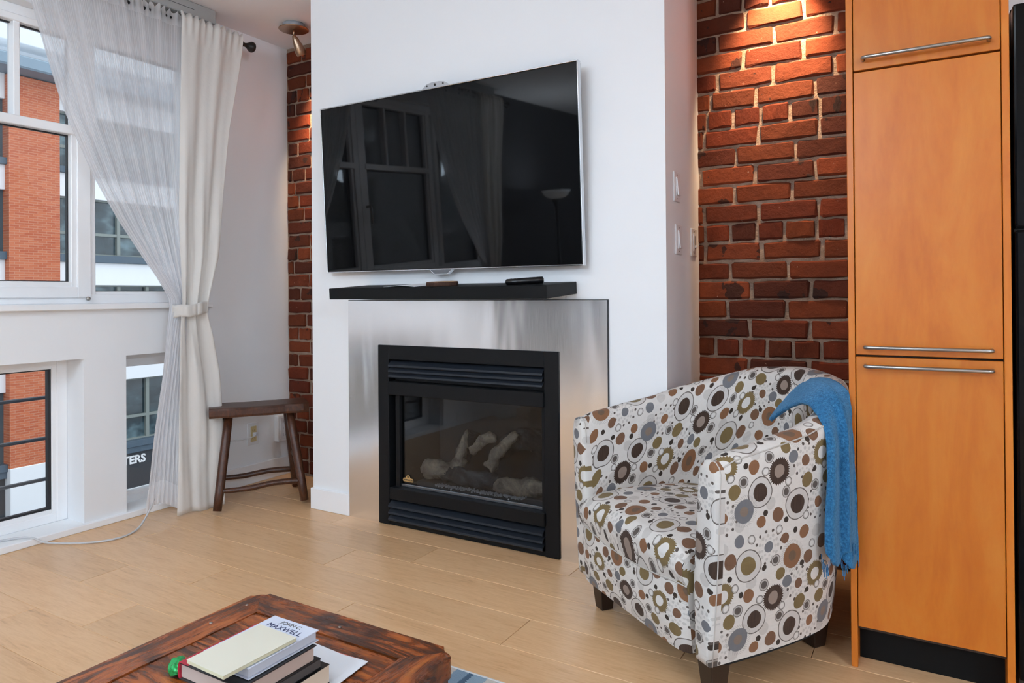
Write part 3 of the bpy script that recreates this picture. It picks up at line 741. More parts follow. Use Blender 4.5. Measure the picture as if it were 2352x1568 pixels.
def cream_mat():
    n = N('cream_satin_curtain'); n.n.remove(n.b)
    v = n.coord('Object', (1, 1, 1)); h = n.noise(v, 14, 4, .55)
    bp = n.node('Bump'); bp.inputs['Strength'].default_value = .25; bp.inputs['Distance'].default_value = .02; n.link(h, bp.inputs['Height'])
    df = n.node('BsdfPrincipled'); df.inputs['Base Color'].default_value = (.90, .875, .84, 1); df.inputs['Roughness'].default_value = .45; df.inputs['Sheen Weight'].default_value = .3
    n.link(bp.outputs[0], df.inputs['Normal'])
    tl = n.node('BsdfTranslucent'); tl.inputs[0].default_value = (.93, .90, .86, 1)
    m1 = n.node('MixShader'); m1.inputs[0].default_value = .46; n.link(df.outputs[0], m1.inputs[1]); n.link(tl.outputs[0], m1.inputs[2])
    n.link(m1.outputs[0], n.out.inputs[0]); return n.m
SHEER, CREAM = sheer_mat(), cream_mat()
ZT = ZR+.030
sL = [(0.03, 1.915), (.145, 1.928), (.36, 1.956), (.696, 2.012), (.96, 2.052), (1.023, 2.060), (1.185, 1.939), (1.393, 1.798), (1.554, 1.704), (1.829, 1.580), (2.046, 1.513), (2.24, 1.457), (2.42, 1.405)]
sR = [(0.03, 2.13), (.9, 2.13), (1.0, 2.13), (1.3, 2.17), (2.42, 2.24)]
cL = [(0.0, 2.055), (.9, 2.068), (1.02, 2.080), (1.42, 2.075), (1.85, 2.085), (2.42, 2.095)]
cR = [(0.0, 2.285), (.34, 2.292), (.67, 2.281), (.87, 2.244), (.957, 2.213), (1.021, 2.222), (1.24, 2.284), (1.55, 2.311), (1.89, 2.352), (2.24, 2.419), (2.42, 2.445)]
pinch = [(0, .55), (.5, .75), (.85, 1.15), (1.0, 1.4), (1.15, 1.2), (1.5, .75), (2.1, .5), (2.33, .5), (2.38, .35), (2.42, .6)]
def sheer_f(u, v):
    z = ZT*v+(1-v)*(.05+.03*math.sin(5*u))
    a, b = sm(sL, z), sm(sR, z)
    uu = u+.012*math.sin(9*u+2*z)
    y = a+(b-a)*uu
    k = sm(pinch, z)
    x = XR+.016+.014*k*math.sin(2*math.pi*(8.5*u+.25*math.sin(3*z)))+.008*k*math.sin(2*math.pi*19*u+z*2)
    if z > 2.30: x += .006*math.sin(2*math.pi*31*u)*(z-2.30)/.1
    z2 = z+(.010*math.sin(2*math.pi*27*u) if v == 1 else 0)
    return (x, y, z2)
def cream_f(u, v):
    z = ZT*v+(1-v)*(.006+.006*math.sin(7*u))
    a, b = sm(cL, z), sm(cR, z)
    y = a+(b-a)*u
    k = sm(pinch, z)
    x = XR+.050+.013*k*math.sin(2*math.pi*(2.3*u+.15*math.sin(2.2*z)))+.0035*k*math.sin(2*math.pi*5.1*u+3*z)+.004*noise.noise((u*5, z*2.5, 3))
    x += .035*max(0, 1-z/.9)*u
    if z < .95: x += .010*math.sin(9*z+6*u)*math.sin(math.pi*u)
    if z > 2.28: x += .007*math.sin(2*math.pi*9*u)*(z-2.28)/.12 - .012*max(0, z-2.385)/.02
    z2 = z+(.008*math.sin(2*math.pi*9*u+1) if v == 1 else 0)
    return (x, y, z2)
def tie_f(u, v):
    a = 2*math.pi*u; yc, hy = 2.142, .086
    return (XR+.034+.052*math.cos(a)+.004*math.sin(8*a), yc+hy*math.sin(a), .957+.058*v+.012*math.sin(a)-.006*math.cos(a)+.003*math.sin(5*a))
def curtains(mir, where):
    def W(f): return (lambda u, v: f(u, v)) if not mir else (lambda u, v: (lambda p: (p[0], 2.122-p[1], p[2]))(f(u, v)))
    s = thing('sheer_curtain', 'white striped sheer curtain '+where, 'curtain', (XR, 2.0 if not mir else .12, .0), 'sheer curtains')
    grid('sheer_fabric', W(sheer_f), 220, 70, SHEER, s)
    c = thing('cream_curtain', 'opaque cream curtain panel '+where, 'curtain', (XR+.04, 2.2 if not mir else -.08, .0), 'cream curtains')
    grid('cream_fabric', W(cream_f), 110, 90, CREAM, c, None, True, .0015)
    tb = grid('curtain_tieback', W(tie_f), 40, 5, CREAM, None, None, True, .003)
    tag(tb, 'cream fabric tieback gathering the curtains '+where, 'tieback', 'curtain tiebacks')
curtains(False, 'tied back at the right of the window')
curtains(True, 'tied back at the far left end of the window')

# ------------------------------------------------------------------ stool
st = thing('bench_stool', 'small dark wooden bench stool with splayed legs by the brick corner', 'stool', (-2.955, 2.437, 0))
SM = T(-2.955, 2.437, 0) @ RZ(math.atan2(.824, .566))      # local x along the seat
def seat_bm():
    bm = bmesh.new(); n = 16; prev = None; rings = []
    for i in range(n+1):
        x = -.235+.47*i/n; t = (x/.235)
        sag = -.002*(1-t*t); w = .108+.004*math.sin(9*t); th = .048
        e = .94 if i in (0, n) else 1
        prof = [(-w*e, .012), (-w*.97*e, .002), (-w*.9, 0), (w*.9, 0), (w*.97*e, .002), (w*e, .012), (w*e, th-.012), (w*.95*e, th-.003), (w*.85, th), (-w*.85, th), (-w*.95*e, th-.003), (-w*e, th-.012)]
        rings.append([bm.verts.new(SM @ Vector((x, a+.003*noise.noise((x*9, a*9, 1)), .448+sag+b+.002*noise.noise((x*14, b*30, 4))))) for a, b in prof])
    for a, b in zip(rings, rings[1:]):
        m = len(a)
        for k in range(m): bm.faces.new((a[k], a[(k+1) % m], b[(k+1) % m], b[k]))
    bm.faces.new(rings[0]); bm.faces.new(rings[-1]); return bm
bm_obj('seat', seat_bm(), STOOLW, st)
feet = {}
for sx in (-1, 1):
    for sy in (-1, 1):
        top = Vector((sx*.145, sy*.058, .452)); bot = Vector((sx*.203, sy*.155, .014))
        feet[sx, sy] = (top, bot)
        mid = top.lerp(bot, .5)
        bm = bmesh.new(); tube_bm(bm, [SM @ p for p in (top, top.lerp(bot, .3), mid, top.lerp(bot, .8), bot)], [(.021, .019), (.022, .020), (.022, .021), (.021, .021), (.020, .020)], 8)
        for v in bm.verts: v.co += noise.noise_vector(v.co*25)*.0015
        bm_obj('leg', bm, STOOLW, st, True)
for sy in (-1, 1):
    a = feet[-1, sy][0].lerp(feet[-1, sy][1], .80); b = feet[1, sy][0].lerp(feet[1, sy][1], .78)
    tube('stretcher', [SM @ p for p in catmull([a, a.lerp(b, .33)+Vector((0, 0, -.004)), a.lerp(b, .66)+Vector((0, .003, .006)), b], 4)], [.012, .012, .013, .013, .014, .014, .014, .014, .014, .015, .015, .015, .016], STOOLW, st, 8)
for sx in (-1, 1):
    a = feet[sx, -1][0].lerp(feet[sx, -1][1], .55); b = feet[sx, 1][0].lerp(feet[sx, 1][1], .55)
    tube('stretcher', [SM @ a, SM @ b], .011, STOOLW, st, 8)

# ------------------------------------------------------------------ tall maple cabinet and refrigerator
cb = thing('pantry_cabinet', 'tall maple pantry cabinet with three doors and steel bar handles', 'cabinet', (-.01, 2.5, 0))
CF, X0, X1 = 2.170, -.1965, .1775
box('side_panel', X0, X0+.0165, CF, YB-.03, 0, ZC-.002, MAPLE, cb, .0012)
box('side_panel', X1-.0165, X1, CF, YB-.03, 0, ZC-.002, MAPLE, cb, .0012)
box('carcass', X0+.0165, X1-.0165, CF+.024, YB-.03, .10, ZC-.004, plain('carcass_dark', (.05, .03, .02), .7), cb)
box('toe_kick', X0+.0165, X1-.0165, CF+.07, CF+.09, 0, .115, plain('black_kick', (.004, .004, .004), .6, 0, .15), cb)
HND = plain('satin_steel_handle', (.36, .35, .34), .28, 1)
for z0, z1, hz in ((.1145, .8615, .8375), (.8675, 1.6490, .889), (1.6545, ZC-.006, 1.6805)):
    d = box('door', X0+.0185, X1-.0185, CF+.0005, CF+.0225, z0, z1, MAPLE, cb, .0013)
    y = CF-.028
    tube('handle', [(-.1535, CF+.001, hz), (-.1535, y+.008, hz), (-.1515, y+.003, hz), (-.1455, y, hz), (.1275, y, hz), (.1335, y+.003, hz), (.1355, y+.008, hz), (.1355, CF+.001, hz)], .0052, HND, d, 12)
fr = thing('refrigerator', 'glossy black refrigerator just visible to the right of the cabinet', 'refrigerator', (.55, 2.5, 0))
FB = plain('gloss_black_enamel', (.003, .003, .0035), .12, 0, .12)
box('body', .186, .90, 2.24, YB-.03, .02, 1.775, plain('fridge_side', (.012, .012, .013), .3), fr, .004)
box('freezer_door', .186, .90, 2.175, 2.2395, 1.20, 1.765, FB, fr, .006, 2)
box('door', .186, .90, 2.175, 2.2395, .06, 1.193, FB, fr, .006, 2)
for z0, z1 in ((1.25, 1.6), (.5, 1.15)):
    tube('handle', [(.84, 2.176, z0), (.84, 2.13, z0+.02), (.84, 2.13, z1-.02), (.84, 2.176, z1)], .011, FB, fr)

# ------------------------------------------------------------------ rug, coffee table and the things on it
def rug_mat():
    n = N('blue_grey_striped_rug'); tc = n.node('TexCoord'); sp = n.node('SeparateXYZ'); n.link(tc.outputs['Object'], sp.inputs[0])
    x = n.math('MULTIPLY', n.math('ADD', sp.outputs[0], 3.0), 1/.20); f = n.math('FRACT', x)
    wob = n.noise(n.coord('Object', (20, 60, 1)), 4, 3); f = n.math('ADD', f, n.math('MULTIPLY_ADD', wob, .08, -.04))
    c = n.ramp(f, [(0, 'B9BFC6'), (.08, '191B20'), (.20, 'BDB6AE'), (.34, '7F95A8'), (.55, '4E6478'), (.63, '8EA4B4'), (.85, 'C9C4BC')], 'CONSTANT')
    n.base(c, .95, 0, .1); n.bump(n.noise(n.coord('Object', (1, 1, 1)), 420, 3), .7, .004); return n.m
rg = thing('area_rug', 'blue-grey striped woven rug under the coffee table', 'rug', (-.6, .7, 0))
RUGM = rug_mat()
box('rug_field', -1.70, .35, -.30, 1.598, .0008, .009, RUGM, rg, .003)
box('rug_border', -1.70, .35, 1.5981, 1.606, .0008, .008, plain('rug_binding', (.62, .62, .62), .9), rg, .002)

def rustic(name, stretch):
    n = N(name); oi = n.node('ObjectInfo'); cx = n.node('CombineXYZ'); n.link(n.math('MULTIPLY', oi.outputs['Random'], 23.0), cx.inputs[0]); n.link(n.math('MULTIPLY', oi.outputs['Random'], 9.0), cx.inputs[1])
    v = n.coord('Object', stretch, cx.outputs[0]); a = n.noise(v, 3.0, 6, .62, 1.5); b = n.noise(v, 16, 6, .65, .5)
    v2 = n.coord('Object', (1, 1, 1), cx.outputs[0]); p = n.noise(v2, 9, 4, .6)
    c = n.ramp(a, [(.28, '24120B'), (.43, '52290F'), (.56, '92481A'), (.72, 'BC6C2C')])
    c = n.mix(n.math('MULTIPLY', n.ramp(p, [(.50, (0, 0, 0)), (.66, (1, 1, 1))]), .85), c, lin('2B1A14'))
    c = n.mix(n.math('MULTIPLY', n.ramp(b, [(.58, (0, 0, 0)), (.68, (1, 1, 1))]), .75), c, lin('1C0C07'))
    n.base(c, .36, 0, .6); n.link(n.math('MULTIPLY_ADD', a, .22, .16), n.b.inputs['Roughness']); n.bump(n.math('ADD', a, b), .35, .006); return n.m
RUSX, RUSY = rustic('rustic_wood_lengthwise', (1.6, 9, 9)), rustic('rustic_wood_crosswise', (9, 1.6, 9))
TZ = .32; tx0, tx1, ty0, ty1 = -1.412, -.830, .02, 1.170; fw_ = .082
tb = thing('coffee_table', 'low rustic reclaimed wood coffee table with thick rounded edges', 'table', ((tx0+tx1)/2, (ty0+ty1)/2, 0))
def board(name, poly, z0, z1, mat, parent, bev=.004, edge=None):
    bm = bmesh.new(); lo = [bm.verts.new((x, y, z0)) for x, y in poly]; hi = [bm.verts.new((x, y, z1)) for x, y in poly]
    bm.faces.new(lo[::-1]); bm.faces.new(hi); n = len(poly)
    for i in range(n): bm.faces.new((lo[i], lo[(i+1) % n], hi[(i+1) % n], hi[i]))
    bmesh.ops.bevel(bm, geom=list(bm.edges), offset=bev, segments=1, affect='EDGES')
    return bm_obj(name, bm, mat, parent)
def mitre(poly, outer_edges, mat):
    # outer edges get a large round-over
    bm = bmesh.new(); lo = [bm.verts.new((x, y, TZ-.055)) for x, y in poly]; hi = [bm.verts.new((x, y, TZ)) for x, y in poly]
    bm.faces.new(lo[::-1]); bm.faces.new(hi); n = len(poly)
    for i in range(n): bm.faces.new((lo[i], lo[(i+1) % n], hi[(i+1) % n], hi[i]))
    bm.edges.ensure_lookup_table()
    def has(e, vs): return all(v in vs for v in e.verts)
    big = [e for e in bm.edges if has(e, [hi[i] for i in outer_edges]) or has(e, [lo[i] for i in outer_edges])]
    bmesh.ops.bevel(bm, geom=big, offset=.010, segments=3, affect='EDGES')
    bmesh.ops.subdivide_edges(bm, edges=[e for e in bm.edges if e.calc_length() > .15], cuts=10)
    for v in bm.verts: v.co += noise.noise_vector(v.co*9)*.0018
    return bm_obj('frame_board', bm, mat, tb)
g = .0012; c_ = .010
A, B, C_, D = (tx0, ty0), (tx1, ty0), (tx1, ty1), (tx0, ty1)
a_, b_, c2, d_ = (tx0+fw_, ty0+fw_), (tx1-fw_, ty0+fw_), (tx1-fw_, ty1-fw_), (tx0+fw_, ty1-fw_)
def arc(x, y, a0, a1, r=.032, n=4):
    return [(x+r*math.cos(math.radians(a0+(a1-a0)*i/n)), y+r*math.sin(math.radians(a0+(a1-a0)*i/n))) for i in range(n+1)]
R_ = .032
cr = {'C': (tx1-R_, ty1-R_), 'D': (tx0+R_, ty1-R_), 'A': (tx0+R_, ty0+R_), 'B': (tx1-R_, ty0+R_)}
for k1, a1_, k2, a2_, i1, i2, mt in (('C', 45, 'D', 90, d_, c2, RUSX), ('D', 135, 'A', 180, a_, d_, RUSY), ('A', 225, 'B', 270, b_, a_, RUSX), ('B', 315, 'C', 360, c2, b_, RUSY)):
    P_ = arc(*cr[k1], a1_, a1_+45)+arc(*cr[k2], a2_, a2_+45)
    mitre(P_+[i1, i2], list(range(len(P_))), mt)
ys = [ty0+fw_+.001, .24, .42, .58, .752, .92, ty1-fw_-.001]
for y0, y1 in zip(ys, ys[1:]):
    bm = bmesh.new(); bx(bm, tx0+fw_+.0015, tx1-fw_-.0015, y0+.0012, y1-.0012, TZ-.04, TZ-.0015, .0025)
    bmesh.ops.subdivide_edges(bm, edges=[e for e in bm.edges if e.calc_length() > .15], cuts=8)
    for v in bm.verts: v.co += noise.noise_vector(v.co*8+Vector((y0*30, 0, 0)))*.0012
    bm_obj('top_plank', bm, RUSX, tb)
box('apron', tx0+.05, tx1-.05, ty0+.05, ty1-.05, TZ-.11, TZ-.056, RUSX, tb, .006)
for x in (tx0+.085, tx1-.085):
    for y in (ty0+.085, ty1-.085): box('leg', x-.04, x+.04, y-.04, y+.04, .0092, TZ-.11, RUSY, tb, .008, 2)
for x, y in ((-1.372, 1.0), (-1.37, .55), (-1.11, 1.128), (-1.378, 1.10)): lathe('nail_head', [(.004, 0), (.0035, .0015), (.001, .002)], T(x, y, TZ-.0005), lat, tb, 10)

def book(name, label, cx, cy, w, l, z, h, rot, cover, page='D8CDBB', spine=None, hard=True, group='books on the coffee table'):
    t = thing(name, label, 'book', (cx, cy, z), group); M = T(cx, cy, z) @ RZ(math.radians(rot))
    cm = plain('cover_'+cover, lin(cover)[:3], .4); pm = plain('pages_'+page, lin(page)[:3], .8)
    th = .0022 if hard else .0008; o = .0035 if hard else .0008
    box('back_cover', -w/2, w/2, -l/2, l/2, .0002, th, cm, t, .0005, 1, M)
    tp = box('front_cover', -w/2, w/2, -l/2, l/2, h-th, h, cm, t, .0005, 1, M)
    box('page_block', -w/2+.002, w/2-o, -l/2+o, l/2-o, th+.0001, h-th-.0001, pm, t, .0008, 1, M)
    sp = plain('cover_'+(spine or cover), lin(spine or cover)[:3], .4)
    bm = bmesh.new(); prof = [(-w/2+.002, 0), (-w/2-.002, h*.12), (-w/2-.0035, h*.5), (-w/2-.002, h*.88), (-w/2+.002, h), (-w/2+.004, h-.001), (-w/2+.001, h*.5), (-w/2+.004, .001)]
    a = [bm.verts.new(M @ Vector((x, -l/2, zz+.0002))) for x, zz in prof]; b = [bm.verts.new(M @ Vector((x, l/2, zz+.0002))) for x, zz in prof]; n = len(prof)
    for i in range(n): bm.faces.new((a[i], a[(i+1) % n], b[(i+1) % n], b[i]))
    bm.faces.new(a[::-1]); bm.faces.new(b); bm_obj('spine', bm, sp, t)
    return t, tp, M
# spine faces -Y for the red-backed book (rot -90)
PAPER = plain('white_sheet_paper', (.68, .70, .74), .7)
for i, (x, y, r) in enumerate(((-1.045, .945, 2), (-1.035, .943, -4), (-1.02, .94, 5))):
    tag(box('paper_sheet', -.075, .075, -.10, .10, 0, .0007, PAPER if i else plain('red_paper', (.45, .10, .08), .7), None, 0, 1, T(x, y, TZ+.0002+i*.0009) @ RZ(math.radians(r))),
        ['red edged sheet at the bottom of the loose papers under the books', 'white sheet in the middle of the loose papers under the books', 'white sheet on top of the loose papers under the books'][i], 'paper', 'loose papers on the coffee table')
zb = TZ+.0032
book('cream_paged_book', 'thick black softcover book with cream page edges at the bottom of the stack', -1.016, .866, .108, .172, zb, .034, 1, '0A0A0B', 'D3C1AB', None, False); 
book('blue_book', 'light blue book peeking out at the left of the stack', -1.104, .800, .048, .130, zb, .033, 0, '8FB2DC', 'C9CED8', None, False)
zb += .0345
book('dark_grey_book', 'thin dark grey book in the middle of the stack', -1.043, .856, .150, .160, zb, .017, 0, '202024', '4A4644', None, False); zb += .0175
book('red_spine_book', 'black hardcover book with a red spine in the stack', -1.049, .842, .164, .164, zb, .029, 0, '1A1A1C', 'B8A59A', 'A01830')
box('red_cover_band', -1.049-.082, -1.049-.056, .842-.082, .842+.082, zb+.0289, zb+.0293, plain('cover_A01830', lin('A01830')[:3], .4), bpy.data.objects['red_spine_book']); zb += .0297
t, tp, M = book('white_book', 'white hardcover book with an author name on the cover near the top of the stack', -1.033, .858, .118, .156, zb, .020, 0, 'C6CCDA', 'C0C4CE'); 
text_mesh('author_lettering', 'JOHN C.', .014, M @ T(-.024, .060, .0202), DKINK, tp, .00015)
text_mesh('author_lettering', 'MAXWELL', .019, M @ T(-.042, .041, .0202), plain('blue_ink', (.02, .03, .09), .5), tp, .00015)
zb += .0206
npd = thing('cream_notepad', 'pale cream notepad lying on top of the book stack', 'notepad', (-1.026, .82, zb), None)
NM = T(-1.026, .811, zb) @ RZ(math.radians(-1.5))
CRM = plain('cream_paper', (.60, .57, .47), .7)
box('pad_block', -.049, .049, -.074, .074, .0002, .0062, plain('cream_pad_edge', (.62, .60, .42), .8), npd, .0006, 1, NM)
box('top_sheet', -.0493, .0493, -.0743, .0743, .0063, .0070, CRM, npd, .0002, 1, NM)
def wrapper():
    t = thing('green_wrapper', 'crumpled green foil wrapper beside the book stack', 'wrapper', (-1.225, .825, TZ))
    def f(u, v):
        a = 2*math.pi*v; ph = math.pi*u
        p = Vector((-1.248-.026*math.cos(ph), .836+.010*math.cos(ph)+.019*math.sin(ph)*math.cos(a), TZ+.012+.012*math.sin(ph)*math.sin(a)))
        q = noise.noise_vector(p*110)*.005+noise.noise_vector(p*260)*.002
        p += q; p.z = max(p.z, TZ+.0006); return p
    n = N('green_foil'); n.base((.02, .36, .09), .22, .35); n.bump(n.noise(n.coord('Object'), 90, 4), .4, .01)
    grid('foil', f, 22, 18, n.m, t)
wrapper()

# ------------------------------------------------------------------ circle-print tub armchair
def circles_mat():
    n = N('retro_circle_print_fabric')
    TS = .33
    tc = n.node('TexCoord')
    wn = n.node('TexNoise'); n.link(tc.outputs['UV'], wn.inputs['Vector']); wn.inputs['Scale'].default_value = 16; wn.inputs['Detail'].default_value = 1
    sb = n.node('VectorMath', operation='SUBTRACT'); n.link(wn.outputs[1], sb.inputs[0]); sb.inputs[1].default_value = (.5, .5, .5)
    sc = n.node('VectorMath', operation='MULTIPLY_ADD'); n.link(sb.outputs[0], sc.inputs[0]); sc.inputs[1].default_value = (.010, .010, 0); n.link(tc.outputs['UV'], sc.inputs[2])
    dv = n.node('VectorMath', operation='MULTIPLY'); n.link(sc.outputs[0], dv.inputs[0]); dv.inputs[1].default_value = (1/TS, 1/TS, 0)
    UV = dv.outputs[0]
    thr = n.noise(n.coord('UV', (1, 1, 1)), 60, 2)
    streak = n.noise(n.coord('UV', (220, 14, 1)), 1, 3)
    col = [None]
    base = n.mix(thr, lin('CFCBC6'), lin('DDD9D4')); col[0] = base
    BR, DK, OL, SL, RU = '6A4A36', '2B1A14', '6E5C38', '66696F', '7A5236'
    GR, LG, WH, BK, OUT = '98938F', 'BDB8B3', 'D8D5D1', '171110', '5C5652'
    def vec(c):
        a = n.node('VectorMath', operation='SUBTRACT'); n.link(UV, a.inputs[0]); a.inputs[1].default_value = (c[0], c[1], 0)
        b = n.node('VectorMath', operation='WRAP'); n.link(a.outputs[0], b.inputs[0]); b.inputs[1].default_value = (.5, .5, .5); b.inputs[2].default_value = (-.5, -.5, -.5)
        return b.outputs[0]
    def ln(v):
        l = n.node('VectorMath', operation='LENGTH'); n.link(v, l.inputs[0]); return l.outputs[1]
    def disc(d, r, c, al=1.0):
        f = n.math('LESS_THAN', d, r/TS)
        if al < 1: f = n.math('MULTIPLY', f, al)
        col[0] = n.mix(f, col[0], lin(c))
    def soft(c, r, cc=GR, al=.35): disc(ln(vec(c)), r, cc, al)
    def plainc(c, r, cc, core=None):
        d = ln(vec(c)); disc(d, r, cc)
        if core: disc(d, r*.45, core)
    def outl(c, r, core=None):
        d = ln(vec(c)); disc(d, r, OUT); disc(d, r-.0018, LG, .8); disc(d, r*.62, WH if core is None else core)
    def big(c, core, r=.043):
        d = ln(vec(c)); disc(d, r, OUT); disc(d, r-.003, 'C9C5C1'); disc(d, r*.58, core)
    def polar(v):
        s = n.node('SeparateXYZ'); n.link(v, s.inputs[0]); return n.math('ARCTAN2', s.outputs[1], s.outputs[0])
    def spiky(c, cc, inner, r=.034):
        v = vec(c); d = ln(v); a = polar(v)
        w = n.math('MULTIPLY', n.math('SINE', n.math('MULTIPLY', a, 34.0)), .0022/TS); d2 = n.math('ADD', d, w)
        disc(d2, r, cc); disc(d, r*.5, inner)
    def hatch(c, cc, core, r=.031):
        v = vec(c); d = ln(v); a = polar(v)
        w = n.math('SINE', n.math('ADD', n.math('MULTIPLY', a, 40.0), n.math('MULTIPLY', d, 260.0)))
        f = n.math('MULTIPLY', n.math('MULTIPLY', n.math('LESS_THAN', d, (r+.011)/TS), n.math('GREATER_THAN', w, .2)), .40)
        col[0] = n.mix(f, col[0], lin('8F8B87'))
        disc(d, r, cc); disc(d, r*.42, core)
    def flower(c, core):
        v = vec(c); d = ln(v); a = polar(v)
        for rad, cnt, rr, cc, al in ((.043, 12, .0042, '4A4340', 1), (.031, 11, .0046, 'A9A5A1', .6), (.022, 9, .0035, 'B5B1AD', .6)):
            q = n.math('MULTIPLY', a, cnt/(2*math.pi)); q = n.math('SUBTRACT', n.math('FRACT', q), .5)
            tx = n.math('MULTIPLY', q, 2*math.pi/cnt*rad); ty = n.math('SUBTRACT', n.math('MULTIPLY', d, TS), rad)
            e = n.math('SQRT', n.math('ADD', n.math('MULTIPLY', tx, tx), n.math('MULTIPLY', ty, ty)))
            f = n.math('MULTIPLY', n.math('LESS_THAN', e, rr), al); col[0] = n.mix(f, col[0], lin(cc))
        disc(d, .0145, core)
    for c in ((.44, .20), (.90, .90), (.60, .60), (.24, .44), (.74, .06)): soft(c, .017)
    flower((.90, .14), RU); flower((.44, .86), SL); flower((.08, .50), BR)
    big((.15, .16), DK); big((.64, .74), OL); big((.55, .30), DK, .040)
    spiky((.36, .44), DK, '8A7A70'); spiky((.88, .54), OL, WH)
    hatch((.70, .17), SL, '7A6A5E'); hatch((.18, .74), RU, '5E4A3A', .033)
    for c, r, cc in (((.36, .10), .019, BR), ((.05, .34), .021, OL), ((.62, .50), .018, RU), ((.22, .54), .017, SL), ((.82, .80), .020, BR), ((.05, .92), .018, RU), ((.80, .33), .019, OL), ((.53, .07), .015, RU), ((.74, .94), .017, SL), ((.30, .62), .016, OL), ((.99, .70), .018, BR), ((.27, .90), .015, BR)): plainc(c, r, cc)
    for c in ((.47, .56), (.28, .27), (.72, .40), (.95, .28), (.36, .74)): outl(c, .0155, '4B4644')
    for c in ((.50, .45), (.76, .58), (.34, .98), (.95, .80), (.05, .05), (.62, .94), (.26, .35), (.84, .44)): outl(c, .012)
    for c in ((.27, .05), (.49, .13), (.06, .66), (.97, .42), (.70, .52), (.48, .70), (.82, .66), (.16, .95)): plainc(c, .008, BK)
    out = n.mix(n.math('MULTIPLY', streak, .12), col[0], lin('B59A80'))
    n.base(out, .8, 0, .2); n.b.inputs['Sheen Weight'].default_value = .1
    rb = n.noise(n.coord('UV', (5, 34, 1)), 1.0, 3, .6, .5); n.bump(n.math('ADD', n.math('MULTIPLY', rb, 1.0), n.math('MULTIPLY', thr, .05)), .35, .006)
    return n.m
FAB = circles_mat()
U_ = Vector((.805, -.593, 0)); V_ = Vector((.593, .805, 0)); CC = Vector((-.759, 1.967, 0))
def cw(u, v, z): return CC+U_*u+V_*v+Vector((0, 0, z))
ch = thing('tub_armchair', 'tub armchair upholstered in brown and grey circle print fabric', 'armchair', (-.60, 2.22, 0))
half = [(.352, .015), (.348, .12), (.342, .22), (.330, .32), (.308, .42), (.257, .505), (.192, .578), (.10, .628), (0, .645)]
full = [(-(u-.032*(1-v/.645)), v) for u, v in half]+[(u, v) for u, v in half[::-1][1:]]
path = catmull([(u, v, 0) for u, v in full], 5)
seglen = [0]
for a, b in zip(path, path[1:]): seglen.append(seglen[-1]+(b-a).length)
TOT = seglen[-1]
hprof = [(0, .626), (.04, .640), (.12, .650), (.35, .680), (.60, .735), (.80, .782), (1, .795)]
def station(i):
    p = path[i]; t = (path[min(i+1, len(path)-1)]-path[max(i-1, 0)]).normalized()
    nrm = Vector((-t.y, t.x, 0))            # points outward? path runs left->back->right, outside is on the left-hand side
    s = min(seglen[i], TOT-seglen[i])/(TOT/2)
    return p, nrm, s
def cross(i):
    p, nrm, s = station(i); hgt = interp(hprof, s); th = .070+.025*s; fl_ = .038+.022*s
    prof = []                                  # (outward offset, z)
    for z in (.110, .16, .24, .34, .44, .52): 
        if z < hgt-.05: prof.append((fl_*(z-.11)/(hgt-.11)+.006*math.sin(math.pi*(z-.11)/(hgt-.11)), z))
    for a in (0, 30, 60, 90, 120, 150, 180):
        ar = math.radians(a); prof.append((fl_-th/2+math.cos(ar)*th/2, hgt-.030+math.sin(ar)*.030))
    nin = 6
    for k in range(1, nin+1):
        z = hgt-.03+(.30-hgt+.03)*k/nin; prof.append((fl_*(z-.11)/(hgt-.11)-th-.004*k/nin, z))
    return [(p+nrm*o, z) for o, z in prof], prof
NS = 6+7+6
st_ = [cross(i) for i in range(len(path))]
npf = min(len(s[1]) for s in st_)
vs, uvs = [], []
for i, (pts, prof) in enumerate(st_):
    L = 0; prev = None
    for (q, z), (o, zz) in zip(pts, prof):
        if prev is not None: L += math.hypot(o-prev[0], zz-prev[1])
        prev = (o, zz); vs.append(cw(q.x, q.y, z)); uvs.append((seglen[i], L))
fs = []
assert all(len(s[1]) == npf for s in st_)
for i in range(len(path)-1):
    for j in range(npf-1):
        a = i*npf+j; fs.append((a, a+npf, a+npf+1, a+1))
mesh_obj('backrest_shell', vs, fs, FAB, ch, uvs, True)
# front panels of the arms
for idx, side in ((0, -1), (len(path)-1, 1)):
    pts, prof = st_[idx]
    loop = [(q.x, z) for q, z in pts]
    inner_x = loop[-1][0]; loop = loop+[(inner_x+side*.004, .20), (inner_x+side*.006, .110)]
    cxm = sum(p[0] for p in loop)/len(loop)
    rings_ = []
    for dv_, sc_ in ((.020, 1.0), (.006, 1.01), (-.004, .97), (-.009, .86), (-.011, .5)):
        rings_.append([(cxm+(x-cxm)*sc_, dv_, z if sc_ > .95 else (z-.36)*(.5+.5*sc_ if sc_ > .6 else .9)+.36) for x, z in loop])
    V2, UV2, F2 = [], [], []
    m = len(loop)
    for r_ in rings_:
        for x, v, z in r_: V2.append(cw(x, v, z)); UV2.append((x*1.0+.11*side+.02, z+.07))
    for k in range(len(rings_)-1):
        for j in range(m): F2.append((k*m+j, k*m+(j+1) % m, (k+1)*m+(j+1) % m, (k+1)*m+j))
    F2.append(tuple((len(rings_)-1)*m+j for j in range(m)))
    mesh_obj('arm_front_panel', V2, F2, FAB, ch, UV2, True)
# piping along the outer top edge
pp = []
for i in range(len(path)):
    pts, prof = st_[i]; q, z = pts[7]; pp.append(cw(q.x, q.y, z)+Vector((0, 0, .0005)))
PIPE = plain('fabric_welt', (.50, .46, .42), .8)
tube('piping', pp, .0019, PIPE, ch, 6)
for idx in (0, len(path)-1):
    pts, prof = st_[idx]; tube('piping', [cw(q.x, .004, z) for q, z in pts[:14]], .0019, PIPE, ch, 6)
